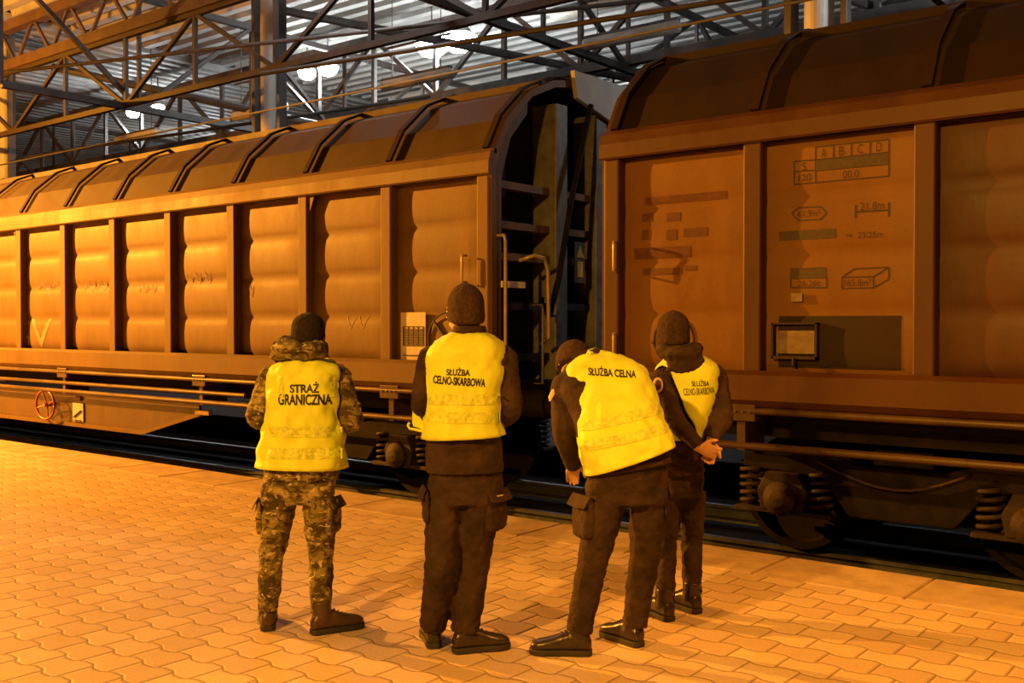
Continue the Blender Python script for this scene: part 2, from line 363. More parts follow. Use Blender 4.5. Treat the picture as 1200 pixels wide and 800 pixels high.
PANELS = []
def panel_at(x):
    for a, c, o in PANELS:
        if a <= x < c: return o
def make_wagon(x0, label):
    """left end of the body at x0"""
    X1 = x0 + LB; w = thing('freight_wagon', label, 'railway wagon', (x0 + LB / 2, DCEN, ZR))
    # core box so that nothing shows through
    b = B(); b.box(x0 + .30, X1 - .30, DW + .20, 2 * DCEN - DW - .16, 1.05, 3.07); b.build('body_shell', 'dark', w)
    pb = None
    for i in range(NB):
        xa = x0 + .10 + i * PITCHX
        if pb is None: pb = panel_bm(xa + .05, xa + PITCHX - .05).build('wall_panel', 'wall', w, recalc=False); base = xa
        else: q = pb.copy(); COL.objects.link(q); q.location.x = xa - base
        PANELS.append((xa, xa + PITCHX, pb if i == 0 else q))
    # far side as one plain wall
    B().box(x0 + .1, X1 - .1, 2 * DCEN - DW - .13, 2 * DCEN - DW - .06, ZS, 3.08).build('wall_panel', 'wall', w)
    p0 = r0 = g0 = None
    for i in range(NB + 1):
        xc = x0 + .10 + i * PITCHX; wd_ = .075
        if p0 is None:
            t = B(); y = DW + .18
            t.prism([(xc - .085, y, ZS - .02), (xc - wd_, DW + .01, ZS - .02), (xc - wd_ + .012, DW, ZS - .02), (xc + wd_ - .012, DW, ZS - .02), (xc + wd_, DW + .01, ZS - .02), (xc + .085, y, ZS - .02)], (0, 0, 3.08 - ZS + .02))
            p0 = t.build('side_post', 'post', w, bevel=.006); bx = xc
            t = B(); pr = [(a, z + .015) for a, z in roof_pts()][2:-2]; strip(t, pr, xc - .035, xc + .035, -.028)
            r0 = t.build('roof_rib', 'roof2', w)
            t = B(); t.box(xc - .04, xc + .04, DW - .006, DW + .03, ZS - .055, ZS - .02); t.tube([(xc - .02, DW - .01, ZS - .04), (xc + .02, DW - .01, ZS - .04)], .014, 8)
            g0 = t.build('post_foot', 'rust', w)
        else:
            for src in (p0, r0, g0): q = src.copy(); COL.objects.link(q); q.location.x = xc - bx
    # cant rail along the top of the panels and the roof shells, one per bay
    for sgn in (1,):
        t = B(); strip(t, [(DW - .02, 3.06), (DW - .035, 3.075), (DW - .03, 3.19), (DW + .0, 3.27), (DW + .045, 3.31), (DW + .09, 3.31)], x0, X1, .05)
        t.build('cant_rail', 'post', w)
    s0 = None
    for i in range(NB):
        xa = x0 + .10 + i * PITCHX
        if s0 is None:
            t = B(); pr = roof_pts(.02); strip(t, pr, xa, xa + PITCHX, .04); s0 = t.build('roof_panel', 'roof', w); bx = xa
        else: q = s0.copy(); COL.objects.link(q); q.location.x = xa - bx
    for xa, xb in ((x0, x0 + .11), (X1 - .11, X1)):                # arched end frames
        t = B(); strip(t, [(DW + .02, 1.10), (DW + .02, 3.0)] + roof_pts(0)[0:] + [(2 * DCEN - DW - .02, 3.0), (2 * DCEN - DW - .02, 1.10)], xa, xb, .07); t.build('end_frame', 'post', w)

    # ridge rail of the sliding roof
    for y in (DCEN - .52, DCEN + .52):
        B().box(x0 + .05, X1 - .05, y - .02, y + .02, 4.02, 4.10).build('roof_runner', 'roof', w)
    # sill and lower rails
    t = B(); strip(t, [(DW - .01, ZS - .02), (DW - .03, ZS - .03), (DW - .03, 1.10), (DW + .0, 1.07), (DW + .14, 1.07)], x0 + .02, X1 - .02, .03); t.build('side_sill', 'post', w)
    B().tube([(x0 + .1, DW - .01, 1.01), (X1 - .1, DW - .01, 1.01)], .028).build('guide_rail', 'belly', w)
    B().box(x0 + .3, X1 - .3, DW + .35, DW + .50, .78, 1.06).build('solebar', 'under', w)
    B().box(x0 + .3, X1 - .3, 2 * DCEN - DW - .5, 2 * DCEN - DW - .35, .78, 1.06).build('solebar', 'under', w)
    B().box(x0 + .3, X1 - .3, DW + .5, 2 * DCEN - DW - .5, .98, 1.06).build('floor_frame', 'under', w)
    B().tube([(x0 + .55, DW + .02, .735), (X1 - .55, DW + .02, .735)], .03).build('lower_rail', 'belly', w)
    t = B(); t.tube([(x0 + 3.65, DW - .01, .855), (X1 - 3.65, DW - .01, .855)], .026)
    t.build('upper_rail', 'belly', w)
    nb = 7
    for i in range(nb):
        x = x0 + 1.3 + i * (LB - 2.6) / (nb - 1)
        t = B(); t.box(x - .13, x + .13, DW - .035, DW + .12, .93, 1.06)
        t.box(x - .035, x + .035, DW, DW + .35, .70, .95)
        for k in (-.09, -.03, .03, .09): t.tube([(x + k, DW - .045, 1.0), (x + k, DW - .03, 1.0)], .012, 8)
        t.build('rail_bracket', 'belly', w, bevel=.006)
        t = B()
        for k in (-.06, .06): t.tube([(x + k, DW - .045, 1.2), (x + k, DW - .02, 1.2)], .018, 8)
        t.build('bolt', 'under', w)
    # belly trusses
    z = [(x0 + 4.8, .70), (x0 + 4.8, .56), (x0 + 6.0, .25), (X1 - 6.0, .25), (X1 - 4.8, .56), (X1 - 4.8, .70)]
    t = B(); t.prism([(a, DW + .16, c) for a, c in z], (0, .03, 0)); t.build('belly_sheet', 'belly', w)
    t = B(); t.beam((x0 + 6.0, DW + .14, .26), (X1 - 6.0, DW + .14, .26), .06, .05); t.beam((x0 + 6.0, DW + .14, .26), (x0 + 4.7, DW + .14, .58), .06, .05); t.beam((X1 - 6.0, DW + .14, .26), (X1 - 4.7, DW + .14, .58), .06, .05)
    t.build('belly_flange', 'post', w)
    for xc in (x0 + 2.40, X1 - 2.40): bogie(w, xc, 1.8)
    # end walls
    for xe, s in ((x0, 1), (X1, -1)):
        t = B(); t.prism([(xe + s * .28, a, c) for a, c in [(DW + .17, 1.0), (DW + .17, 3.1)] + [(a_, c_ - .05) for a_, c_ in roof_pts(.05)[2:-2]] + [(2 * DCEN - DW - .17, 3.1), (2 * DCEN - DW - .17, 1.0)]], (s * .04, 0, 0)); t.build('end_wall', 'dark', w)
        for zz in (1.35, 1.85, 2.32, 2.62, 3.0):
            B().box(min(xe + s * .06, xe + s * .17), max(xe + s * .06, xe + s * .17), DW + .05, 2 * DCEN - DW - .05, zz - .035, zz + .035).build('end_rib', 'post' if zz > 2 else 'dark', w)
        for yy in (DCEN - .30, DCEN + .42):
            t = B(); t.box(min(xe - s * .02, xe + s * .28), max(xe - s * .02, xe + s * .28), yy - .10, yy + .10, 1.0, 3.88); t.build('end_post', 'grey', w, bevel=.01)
        t = B(); t.prism([(xe + s * .05, a, c) for a, c in [(DW + .03, 3.05)] + [(a_, c_) for a_, c_ in roof_pts(.03)[:5]] + [(DW + .62, 3.72), (DW + .36, 3.45), (DW + .22, 3.05)]], (s * .03, 0, 0)); t.build('end_corner_plate', 'post', w)
        t = B(); t.box(min(xe, xe + s * .3), max(xe, xe + s * .3), DW + .1, 2 * DCEN - DW - .1, .78, 1.12); t.build('headstock', 'under', w)
        for yy in (DCEN - .875, DCEN + .875):
            t = B().lathe((xe, yy, ZR + 1.06), (-s, 0, 0), [(0, .13), (.30, .13), (.30, .10), (.50, .10)], 24); bf = t.build('buffer', 'under', w)
            t = B().lathe((xe - s * .50, yy, ZR + 1.06), (-s, 0, 0), [(0, .10), (.0, .23), (.03, .235), (.06, .2), (.07, .001)], 32); t.build('buffer_head', 'rust', bf)
    return w
XL = -6.06 - LB; XR = -4.84
wl = make_wagon(XL, 'long brown sliding-wall freight wagon on the left, brightly lit, behind the two left-hand officers')
wr = make_wagon(XR, 'dark brown sliding-wall freight wagon on the right, stencilled load table, behind the stooping officer')
def darken_wagon(o):  # swaps each paint of a wagon for its darker copy
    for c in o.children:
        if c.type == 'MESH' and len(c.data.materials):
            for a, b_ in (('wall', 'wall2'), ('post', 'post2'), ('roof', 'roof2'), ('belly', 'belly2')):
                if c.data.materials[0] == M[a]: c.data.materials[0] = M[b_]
        darken_wagon(c)
darken_wagon(wr)
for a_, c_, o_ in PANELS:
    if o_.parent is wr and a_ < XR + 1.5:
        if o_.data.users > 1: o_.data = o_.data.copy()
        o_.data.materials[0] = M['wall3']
# --- end equipment of the left wagon, seen through the gap
E = XL + LB
t = B(); t.prism([(E + .06, 8.56, 4.25), (E + .06, 9.60, 4.25), (E + .06, 9.75, 4.22), (E + .06, 9.42, 3.80), (E + .06, 8.62, 3.98)], (-.05, 0, 0)); t.build('end_panel', 'pale', wl)
B().tube([(E + .10, 8.80, 3.93), (E + .12, 8.45, 3.0), (E + .12, 8.2, 2.1), (E + .10, 8.08, 1.75)], .03).build('brake_pipe', 'under', wl)
B().tube([(E - .03, 7.40, 2.50), (E + .08, 7.40, 2.50), (E + .08, 7.42, 2.44), (E + .08, 7.42, 1.2), (E, 7.42, 1.15)], .018, 10).build('end_handrail', 'rail_yellow', wl, smooth=True)
B().tube([(E + .02, 7.70, 2.28), (E + .14, 7.78, 2.33), (E + .14, 7.94, 2.31), (E + .14, 8.0, 2.2), (E + .14, 8.02, 1.55), (E + .05, 8.02, 1.48)], .02, 10).build('end_handrail', 'rail_yellow', wl, smooth=True)
B().tube([(E + .04, 7.92, 1.1), (E + .14, 7.92, 1.1), (E + .14, 7.92, 1.82), (E + .12, 7.93, 1.86), (E, 7.93, 1.86)], .012, 8).build('end_handrail', 'grey', wl, smooth=True)
B().box(E + .0, E + .02, 7.45, 7.80, 2.02, 2.08).build('end_label', 'white', wl)
B().box(E + .01, E + .025, 8.62, 8.80, 2.10, 2.52).build('warning_label', 'greyink', wl)
t = B(); t.prism([(E + .03, 8.64, 2.36), (E + .03, 8.78, 2.36), (E + .03, 8.71, 2.49)], (-.01, 0, 0)); t.box(E + .02, E + .03, 8.66, 8.76, 2.16, 2.32); t.build('warning_symbol', 'labelyellow', wl)
B().box(E - .3, E + .2, DCEN - .35, DCEN + .35, 1.0, 1.06).build('end_step', 'dark', wl)
# coupling and hoses between the wagons
cp = thing('screw_coupling', 'dark screw coupling hanging between the two wagons', 'coupling', (E + .6, DCEN, ZR))
t = B(); t.tube([(E - .02, DCEN, .86), (E + .35, DCEN, .80), (E + .62, DCEN, .72), (E + .9, DCEN, .80), (XR + .02, DCEN, .86)], .035); t.build('link', 'under', cp)
B().tube([(E + .0, DCEN - .45, .95), (E + .25, DCEN - .45, .55), (E + .62, DCEN - .45, .38), (E + 1.0, DCEN - .45, .55), (XR - .0, DCEN - .45, .95)], .022).build('brake_hose', 'under', cp)
# --- details of the left wagon side
handle(trk(547, DW), 1.95 + .12, 2.20 + .12, wl); 
def ring_sign(x, z, r, parent, m, y): 
    pts = [(x + r * math.cos(a * math.pi / 18), y, z + r * math.sin(a * math.pi / 18)) for a in range(37)]
    B().tube(pts, .010, 6).build('wheel_symbol', m, parent)
for px, py in ((360, 240), (18, 274)):
    p = onwall(px, py, DW); t = B(); t.prism([(p.x - .09, DW + .02, 3.06), (p.x + .09, DW + .02, 3.06), (p.x + .02, DW + .02, p.z - .07), (p.x - .06, DW + .02, p.z - .09)], (0, .02, 0)); t.build('lifting_eye', 'post', wl)
    t = B().lathe((p.x - .02, DW + .018, p.z), (0, -1, 0), [(0, .03), (.004, .03)], 16); t.build('eye_hole', 'under', wl)
# placard and wheel symbol by the second officer
a = onwall(470, 366, DW + .07); c = onwall(499, 422, DW + .07)
pl = B().box(a.x, c.x, DW + .065, DW + .075, c.z, a.z).build('loading_placard', 'placard', wl)
t = B(); zt = a.z - (a.z - c.z) * .30; zb = a.z - (a.z - c.z) * .70; xa = a.x + (c.x - a.x) * .12; xb = a.x + (c.x - a.x) * .92
for i in range(5): x = xa + (xb - xa) * i / 4; t.box(x - .005, x + .005, DW + .058, DW + .065, zb, zt)
for i in range(8): z = zb + (zt - zb) * i / 7; t.box(xa, xb, DW + .058, DW + .065, z - .004, z + .004)
for i in range(4): 
    for k in range(6): x = xa + (xb - xa) * (i + .5) / 4; z = zb + (zt - zb) * (k + .5) / 7; t.box(x - .016, x + .016, DW + .060, DW + .065, z - .004, z + .004)
t.box(xa, xb, DW + .058, DW + .065, c.z + .04, c.z + .05)
t.build('placard_table', 'ink', pl)
p = onwall(526, 398, DW + .07); ring_sign(p.x, p.z, .27, wl, 'ink', DW + .07)
t = B(); t.beam((p.x - .20, DW + .07, p.z + .18), (p.x - .03, DW + .07, p.z), .02); t.box(p.x - .05, p.x + .05, DW + .065, DW + .075, p.z - .12, p.z + .02); t.build('wheel_symbol', 'ink', wl)
# handwheel and little sign on the belly
p = onwall(53, 474, DW + .02)
pts = [(p.x + .26 * math.cos(k * math.pi / 18), DW + .02, p.z + .26 * math.sin(k * math.pi / 18) * .8) for k in range(37)]
hw = B().tube(pts, .017, 8).build('handwheel', 'redwheel', wl, smooth=True)
t = B()
for k in range(4): an = k * math.pi / 2 + .3; t.tube([(p.x, DW + .05, p.z), (p.x + .25 * math.cos(an), DW + .02, p.z + .2 * math.sin(an))], .010, 6)
t.tube([(p.x, DW, p.z), (p.x, DW + .2, p.z)], .03); t.build('spokes', 'redwheel', hw)
p = onwall(92, 483, DW + .15); t = B().box(p.x - .14, p.x + .14, DW + .14, DW + .16, p.z - .13, p.z + .13); sg = t.build('instruction_plate', 'pale', wl)
t = B(); t.beam((p.x - .1, DW + .135, p.z - .07), (p.x + .1, DW + .135, p.z + .03), .03, .01); t.beam((p.x - .1, DW + .135, p.z - .11), (p.x + .1, DW + .135, p.z - .11), .03, .01); t.build('plate_symbol', 'ink', sg)
p = onwall(90, 467, DW + .13); B().box(p.x - .08, p.x + .08, DW + .13, DW + .15, p.z - .03, p.z + .03).build('reflector', 'scrawl', wl)
p = onwall(238, 483, DW + .12); B().box(p.x - .14, p.x + .14, DW + .1, DW + .15, p.z - .03, p.z + .03).build('reflector', 'scrawl', wl)
# --- right wagon: handles, document holder, hanging cable
for px, y0, y1 in ((722, 284, 317), (722, 391, 422)):
    a = onwall(px, y0, DW); c = onwall(px, y1, DW); handle(a.x + .02, c.z, a.z, wr)
a = onwall(907, 378, DW + .08); c = onwall(960, 421, DW + .08)
t = B(); 
for q in ((a.x, a.x + .015, c.z, a.z), (c.x - .015, c.x, c.z, a.z), (a.x, c.x, c.z, c.z + .02), (a.x, c.x, a.z - .012, a.z)): t.box(q[0], q[1], DW + .03, DW + .10, q[2], q[3])
t.tube([((a.x + c.x) / 2, DW + .03, c.z - .05), ((a.x + c.x) / 2, DW + .03, c.z + .01)], .012, 8)
dh = t.build('document_holder', 'rust', wr)
B().box(a.x + .03, c.x - .03, DW + .06, DW + .07, c.z + .04, a.z - .06).build('waybill', 'paper', dh)
pts = [P(960 + 18 * k, 575 + 24 * math.sin(math.pi * k / 10), 7.75) for k in range(11)]
B().tube([Vector((trk(960 + 18 * k, 7.6), 7.6, .62 - .16 * math.sin(math.pi * k / 10))) for k in range(11)], .012, 8).build('brake_cable', 'rust', wr, smooth=True)
# ---------------------------------------------------------------- lettering
def text_mesh(s, bold=.0, cell=.06):
    c = bpy.data.curves.new('t', 'FONT'); c.body = s; c.align_x = 'CENTER'; c.align_y = 'CENTER'; c.offset = bold; c.space_line = .9
    o = bpy.data.objects.new('t', c); COL.objects.link(o); bpy.context.view_layer.update()
    me = bpy.data.meshes.new_from_object(o.evaluated_get(bpy.context.evaluated_depsgraph_get())); bpy.data.objects.remove(o)
    bm = bmesh.new(); bm.from_mesh(me)
    bmesh.ops.triangulate(bm, faces=bm.faces)
    for _ in range(4):
        es = [e for e in bm.edges if e.calc_length() > cell * 2.5]
        if not es: break
        bmesh.ops.subdivide_edges(bm, edges=es, cuts=1); bmesh.ops.triangulate(bm, faces=[f for f in bm.faces if len(f.verts) > 3])
    return bm
def letter(bm, target, origin, U, W, w, h, parent, m, name, off=.004):
    """fit the flat shape bm to w x h about origin (axes U, W) and lay it on the target surface"""
    xs = [v.co.x for v in bm.verts]; ys = [v.co.y for v in bm.verts]; x0, x1, y0, y1 = min(xs), max(xs), min(ys), max(ys)
    U = Vector(U).normalized(); W = (Vector(W) - U * U.dot(Vector(W))).normalized(); N = U.cross(W).normalized()
    bpy.context.view_layer.update(); dg = bpy.context.evaluated_depsgraph_get(); T = wloc(target) if target is not None else Vector()
    tree = BVHTree.FromObject(target, dg) if target is not None else None
    for v in bm.verts:
        p = Vector(origin) + U * (((v.co.x - x0) / (x1 - x0) - .5) * w) + W * (((v.co.y - y0) / (y1 - y0) - .5) * h)
        if tree:
            hit = tree.ray_cast(p + N * .35 - T, -N, .8)
            if hit[0] is not None: v.co = hit[0] + T + N * off; continue
        v.co = p
    b = B(); b.bm.free(); b.bm = bm
    return b.build(name, m, parent, recalc=False)
def flat(s_w, s_h): 
    bm = bmesh.new(); bmesh.ops.create_grid(bm, x_segments=24, y_segments=24, size=.5); return bm
XA = (1, 0, 0)
def side_text(s, px, py, wpx, hpx, m='ink', parent=None, bold=.0, name='lettering'):
    D = DW + .085; a = onwall(px, py, D); b_ = onwall(px - wpx / 2, py, D); c = onwall(px + wpx / 2, py, D); d = onwall(px, py - hpx / 2, D); e = onwall(px, py + hpx / 2, D)
    a = Vector(((b_.x + c.x) / 2, D - .012, a.z))
    return letter(text_mesh(s, bold) if s else flat(1, 1), panel_at(a.x) if py < 440 else None, a, XA, UP, c.x - b_.x, d.z - e.z, parent or wr, m, name)
def side_lines(segs, px_pts=True, m='ink', w=.010, parent=None, name='marking'):
    t = B(); D = DW + .075
    tg = panel_at(onwall(segs[0][0], 200, D).x); T = wloc(tg); bpy.context.view_layer.update(); tree = BVHTree.FromObject(tg, bpy.context.evaluated_depsgraph_get())
    for (x0_, y0_, x1_, y1_) in segs:
        p, q = onwall(x0_, y0_, D), onwall(x1_, y1_, D); p.y = q.y = D; dd = (q - p).normalized(); nn = Vector((-dd.z, 0, dd.x)) * w / 2; n = max(2, int((q - p).length / .04)); prev = None
        for k in range(n + 1):
            c_ = p + (q - p) * k / n; pr = []
            for sg_ in (-1, 1):
                a_ = c_ + nn * sg_; h = tree.ray_cast(Vector((a_.x, DW - .2, a_.z)) - T, Vector((0, 1, 0)), .5); y_ = h[0].y + T.y - .003 if h[0] is not None else D
                pr.append(t.bm.verts.new((a_.x, y_, a_.z)))
            if prev: t.bm.faces.new((prev[0], prev[1], pr[1], pr[0]))
            prev = pr
    return t.build(name, m, parent or wr)
side_lines([(955, 172, 1041, 163), (955, 172, 955, 214), (1041, 163, 1041, 206), (976, 170, 976, 187), (997, 168, 997, 185), (1019, 166, 1019, 183), (930, 189, 955, 187), (930, 189, 930, 216), (930, 216, 1041, 206), (930, 201, 955, 199), (955, 187, 1041, 178), (955, 200, 1041, 192)])
for s, x in (('A', 965), ('B', 986), ('C', 1008), ('D', 1030)): side_text(s, x, 179 - (x - 965) * .11, 6, 11)
side_text('S', 942, 195, 5, 9); side_text('120', 943, 208, 15, 8); side_text('', 998, 190, 84, 12, 'greyink'); side_text('00.0', 997, 204, 19, 9)
side_lines([(927, 250, 935, 243), (935, 243, 961, 242), (961, 242, 968, 249), (968, 249, 961, 257), (961, 257, 935, 258), (935, 258, 927, 250)])
side_text('61.9m²', 948, 250, 26, 8); side_lines([(1002, 240, 1002, 255), (1041, 237, 1041, 254), (1002, 248, 1041, 246)], w=.014); side_text('21.8m', 1022, 241, 28, 9)
side_text('', 946, 275, 66, 11, 'greyink'); side_text('23.25m', 1020, 275, 30, 7); side_text('↔', 995, 276, 7, 5)
side_text('', 947, 320, 42, 13, 'greyink'); side_lines([(926, 326, 926, 337), (968, 325, 968, 337), (926, 337, 968, 337)]); side_text('26.26t', 948, 332, 26, 7)
side_lines([(986, 325, 1023, 324), (986, 325, 986, 338), (986, 338, 1023, 337), (1023, 324, 1023, 337), (986, 325, 1000, 315), (1000, 315, 1041, 313), (1041, 313, 1023, 324), (1041, 313, 1041, 327), (1041, 327, 1023, 337)])
side_text('165.8m³', 1005, 331, 31, 8)
B().box(*sorted((onwall(930, 0, DW + .08).x, onwall(943, 0, DW + .08).x)), DW + .06, DW + .07, onwall(936, 353, DW).z, onwall(936, 343, DW).z).build('sticker', 'paper', wr)
side_text('', 984, 401, 144, 62, 'grime', name='grime_patch')
p = onwall(789, 399, DW + .08); ring_sign(p.x, p.z, .185, wr, 'ink', DW + .085)
# the smeared, unreadable inscription in the bay by the gap
for q in ((803, 232, 96, 9), (758, 255, 12, 10), (789, 254, 16, 10), (757, 275, 10, 12), (787, 275, 12, 12), (815, 272, 28, 10), (776, 296, 66, 13), (776, 318, 46, 8), (809, 314, 14, 6)): side_text('', *q, 'redink', name='smeared_marking')
bm = bmesh.new()
side_text('VUNKIN', 1150, 463, 112, 24, 'green', bold=.02, name='graffiti')
for ob in wr.children:
    if ob.name.startswith('graffiti'): ob.location.y = -.115
side_text('VV', 418, 378, 26, 16, 'scrawl', wl, bold=-.03, name='graffiti'); side_text('SV', 40, 390, 40, 34, 'scrawl', wl, name='graffiti')
for q in ((60, 335, 30, 10), (112, 335, 26, 12), (173, 338, 20, 10), (236, 325, 22, 14), (290, 340, 14, 16)): side_text('~~', *q, 'violet', wl, name='graffiti')
# ================================================================= the hall beyond the train
def deck(name, x0, x1, y0, y1, z, along_x, pitch=.56, dep=.16):
    b = bmesh.new(); prof = []; n = int(((y1 - y0) if along_x else (x1 - x0)) / pitch)
    for i in range(n):
        for f, h in ((0, 0), (.42, 0), (.5, dep), (.92, dep)): prof.append((i * pitch + f * pitch, h))
    prev = None
    for s, h in prof:
        if along_x: a, c = b.verts.new((x0, y0 + s, z + h)), b.verts.new((x1, y0 + s, z + h))
        else: a, c = b.verts.new((x0 + s, y0, z + h)), b.verts.new((x0 + s, y1, z + h))
        if prev: b.faces.new((prev[0], prev[1], c, a))
        prev = (a, c)
    w = B(); w.bm.free(); w.bm = b; o = w.build(name, 'deck'); struct(o); return o
deck('ceiling', -28, 25, 9.5, 62, 10.0, True)
deck('ceiling_cross_bays', -95, -28, 9.5, 62, 10.05, False)
struct(B().box(-95, 25, 61, 61.3, -.4, 12).build('wall_far', 'wallfar'))
struct(B().box(-95.3, -95, 9, 61, -.4, 12).build('wall_left', 'wallfar'))
DC = 19.0
def truss_x(name, label, y, x0, x1, zb, zt, step, m, wch=.18, wd_=.11, web='N', group=None):
    t = thing(name, label, 'roof truss', (x0, y, zb), group)
    B().beam((x0, y, zb), (x1, y, zb), wch, wch).build('bottom_chord', m, t); B().beam((x0, y, zt), (x1, y, zt), wch, wch).build('top_chord', m, t)
    n = int(round((x1 - x0) / step)); 
    for i in range(n):
        a = x0 + i * step; c = a + step
        if web == 'N' : B().beam((a, y, zb), (a, y, zt), wd_).build('vertical', m, t)
        p, q = ((a, zb), (c, zt)) if i % 2 else ((a, zt), (c, zb))
        B().beam((p[0], y, p[1]), (q[0], y, q[1]), wd_).build('diagonal', m, t)
    return t
def truss_y(name, label, x, y0, y1, zb, zt, step, m, wch=.22, wd_=.12, group=None):
    t = thing(name, label, 'roof truss', (x, y0, zb), group)
    B().beam((x, y0, zb), (x, y1, zb), wch, wch).build('bottom_chord', m, t); B().beam((x, y0, zt), (x, y1, zt), wch, wch).build('top_chord', m, t)
    n = int(round((y1 - y0) / step))
    for i in range(n):
        a = y0 + i * step; c = a + step; p, q = ((a, zb), (c, zt)) if i % 2 else ((a, zt), (c, zb))
        B().beam((x, p[0], p[1]), (x, q[0], q[1]), wd_).build('diagonal', m, t)
        B().beam((x, a, zb), (x, a, zt), wd_ * .8).build('vertical', m, t)
    return t
# orange-lit lattice girder nearest the train, and the brown lattice hung below it
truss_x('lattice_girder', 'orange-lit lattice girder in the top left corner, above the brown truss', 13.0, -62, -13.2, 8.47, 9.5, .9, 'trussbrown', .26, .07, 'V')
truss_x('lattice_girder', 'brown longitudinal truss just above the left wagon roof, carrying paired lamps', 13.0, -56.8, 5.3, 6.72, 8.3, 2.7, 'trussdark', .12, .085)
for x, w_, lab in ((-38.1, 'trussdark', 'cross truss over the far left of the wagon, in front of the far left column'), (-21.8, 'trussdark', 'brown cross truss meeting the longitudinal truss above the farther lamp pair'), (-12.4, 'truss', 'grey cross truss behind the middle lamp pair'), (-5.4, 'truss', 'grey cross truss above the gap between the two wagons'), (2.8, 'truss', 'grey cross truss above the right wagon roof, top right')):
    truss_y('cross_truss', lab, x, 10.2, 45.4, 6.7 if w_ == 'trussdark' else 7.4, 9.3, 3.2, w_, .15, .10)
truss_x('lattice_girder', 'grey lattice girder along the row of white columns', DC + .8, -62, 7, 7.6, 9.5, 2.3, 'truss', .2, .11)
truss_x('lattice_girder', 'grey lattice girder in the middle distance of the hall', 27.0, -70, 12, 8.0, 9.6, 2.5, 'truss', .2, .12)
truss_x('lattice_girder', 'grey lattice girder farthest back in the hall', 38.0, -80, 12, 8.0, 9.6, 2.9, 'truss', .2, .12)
# plan bracing and thin tie rods
for p, q, r_, lab in (((-24, 10.2, 7.15), (-2.6, 17, 7.1), .04, 'thin dark tie rod running level behind the lamps'),
                      ((-34, 14, 6.5), (-14.5, 15.5, 6.35), .04, 'level dark tie rod at the left over the wagon roof'),
                      ((-16, 12.4, 6.45), (2, 15.0, 6.35), .045, 'level dark tie rod above the wagon gap'),
                      ((-30, 12.3, 5.7), (4, 12.3, 5.7), .02, 'thin cable just above the left wagon roof'),
                      ((-12, 24, 7.6), (3, 13.5, 8.9), .10, 'slanting brace between the cross trusses, top right'),
                      ((-19, 15, 8.9), (-10, 25, 6.9), .10, 'slanting brace behind the middle lamp pair'),
                      ((-27, 14, 8.6), (-19.5, 22, 6.5), .10, 'slanting brace left of the white column'),
                      ((-9.5, 17, 8.9), (-4, 24, 6.6), .10, 'slanting brace right of the brightest lamp pair')):
    tag(B().tube([p, q], r_, 8).build('tie_rod' if r_ < .09 else 'roof_brace', 'truss'), lab, 'brace')
CD = 14.0
for x, lab in ((trk(8, CD), 'white round column at the far left edge, farthest down the hall'), (trk(318, CD), 'white round column left of the middle lamp pair'), (trk(958, CD), 'white round column at the top right behind the right wagon'), (trk(958, CD) + 12.1, 'white round column at the right, hidden beyond the right wagon')):
    t = thing('steel_column', lab, 'column', (x, CD, .05))
    B().lathe((x, CD, .05), (0, 0, 1), [(0, .34), (.06, .34), (.06, .205), (9.95, .205)], 28).build('shaft', 'column', t, smooth=False)
    B().box(x - .46, x - .36, CD - .14, CD + .14, .05, 9.98).build('side_channel', 'truss', t)
    B().box(x + .34, x + .42, CD - .10, CD + .10, .05, 9.98).build('side_channel', 'truss', t)
    for z in (2.5, 5.4, 7.9): B().box(x - .36, x + .34, CD + .02, CD + .06, z, z + .06).build('batten_plate', 'truss', t)
# long tube luminaires in a row along the track (unlit)
DF = 17.8
for i, (px, lab) in enumerate(((162, 'unlit cream tube luminaire at the left, low over the wagon roof'), (305, 'unlit cream tube luminaire left of the white column'), (488, 'unlit cream tube luminaire hanging under the brightest lamps'), (738, 'longest cream tube luminaire, hanging above the wagon gap'))):
    x = trk(px, DF); z = onwall(px, 379 - (px + 910) * .2045, DF).z
    t = thing('tube_luminaire', lab, 'lamp', (x, DF, z), 'unlit tube luminaires hung in a row')
    B().tube([(x - 1.15, DF, z), (x - 1.1, DF, z), (x + 1.1, DF, z), (x + 1.15, DF, z)], [.06, .13, .13, .06], 14).build('diffuser', 'tray', t, smooth=True)
    B().box(x - 1.1, x + 1.1, DF - .08, DF + .08, z + .08, z + .16).build('housing', 'truss', t)
    for k in (-.8, .8): B().tube([(x + k, DF, z + .1), (x + k, DF, 10.12)], .012, 6).build('hanger', 'truss', t)
    B().tube([(x - 1.1, DF, z + .9), (x + 1.1, DF, z + .9)], .03, 6).build('hanger_bar', 'truss', t)
# second row nearer the ceiling (one in view)
px = 692; x = trk(px, 21); z = onwall(px, 9, 21).z
t = thing('tube_luminaire', 'cream tube luminaire cut by the top edge above the wagon gap', 'lamp', (x, 21, z), 'unlit tube luminaires hung in a row')
B().tube([(x - 1.2, 21, z), (x - 1.1, 21, z), (x + 1.1, 21, z), (x + 1.2, 21, z)], [.06, .13, .13, .06], 14).build('diffuser', 'tray', t, smooth=True); B().box(x - 1.1, x + 1.1, 20.9, 21.1, z + .1, z + .18).build('housing', 'truss', t)
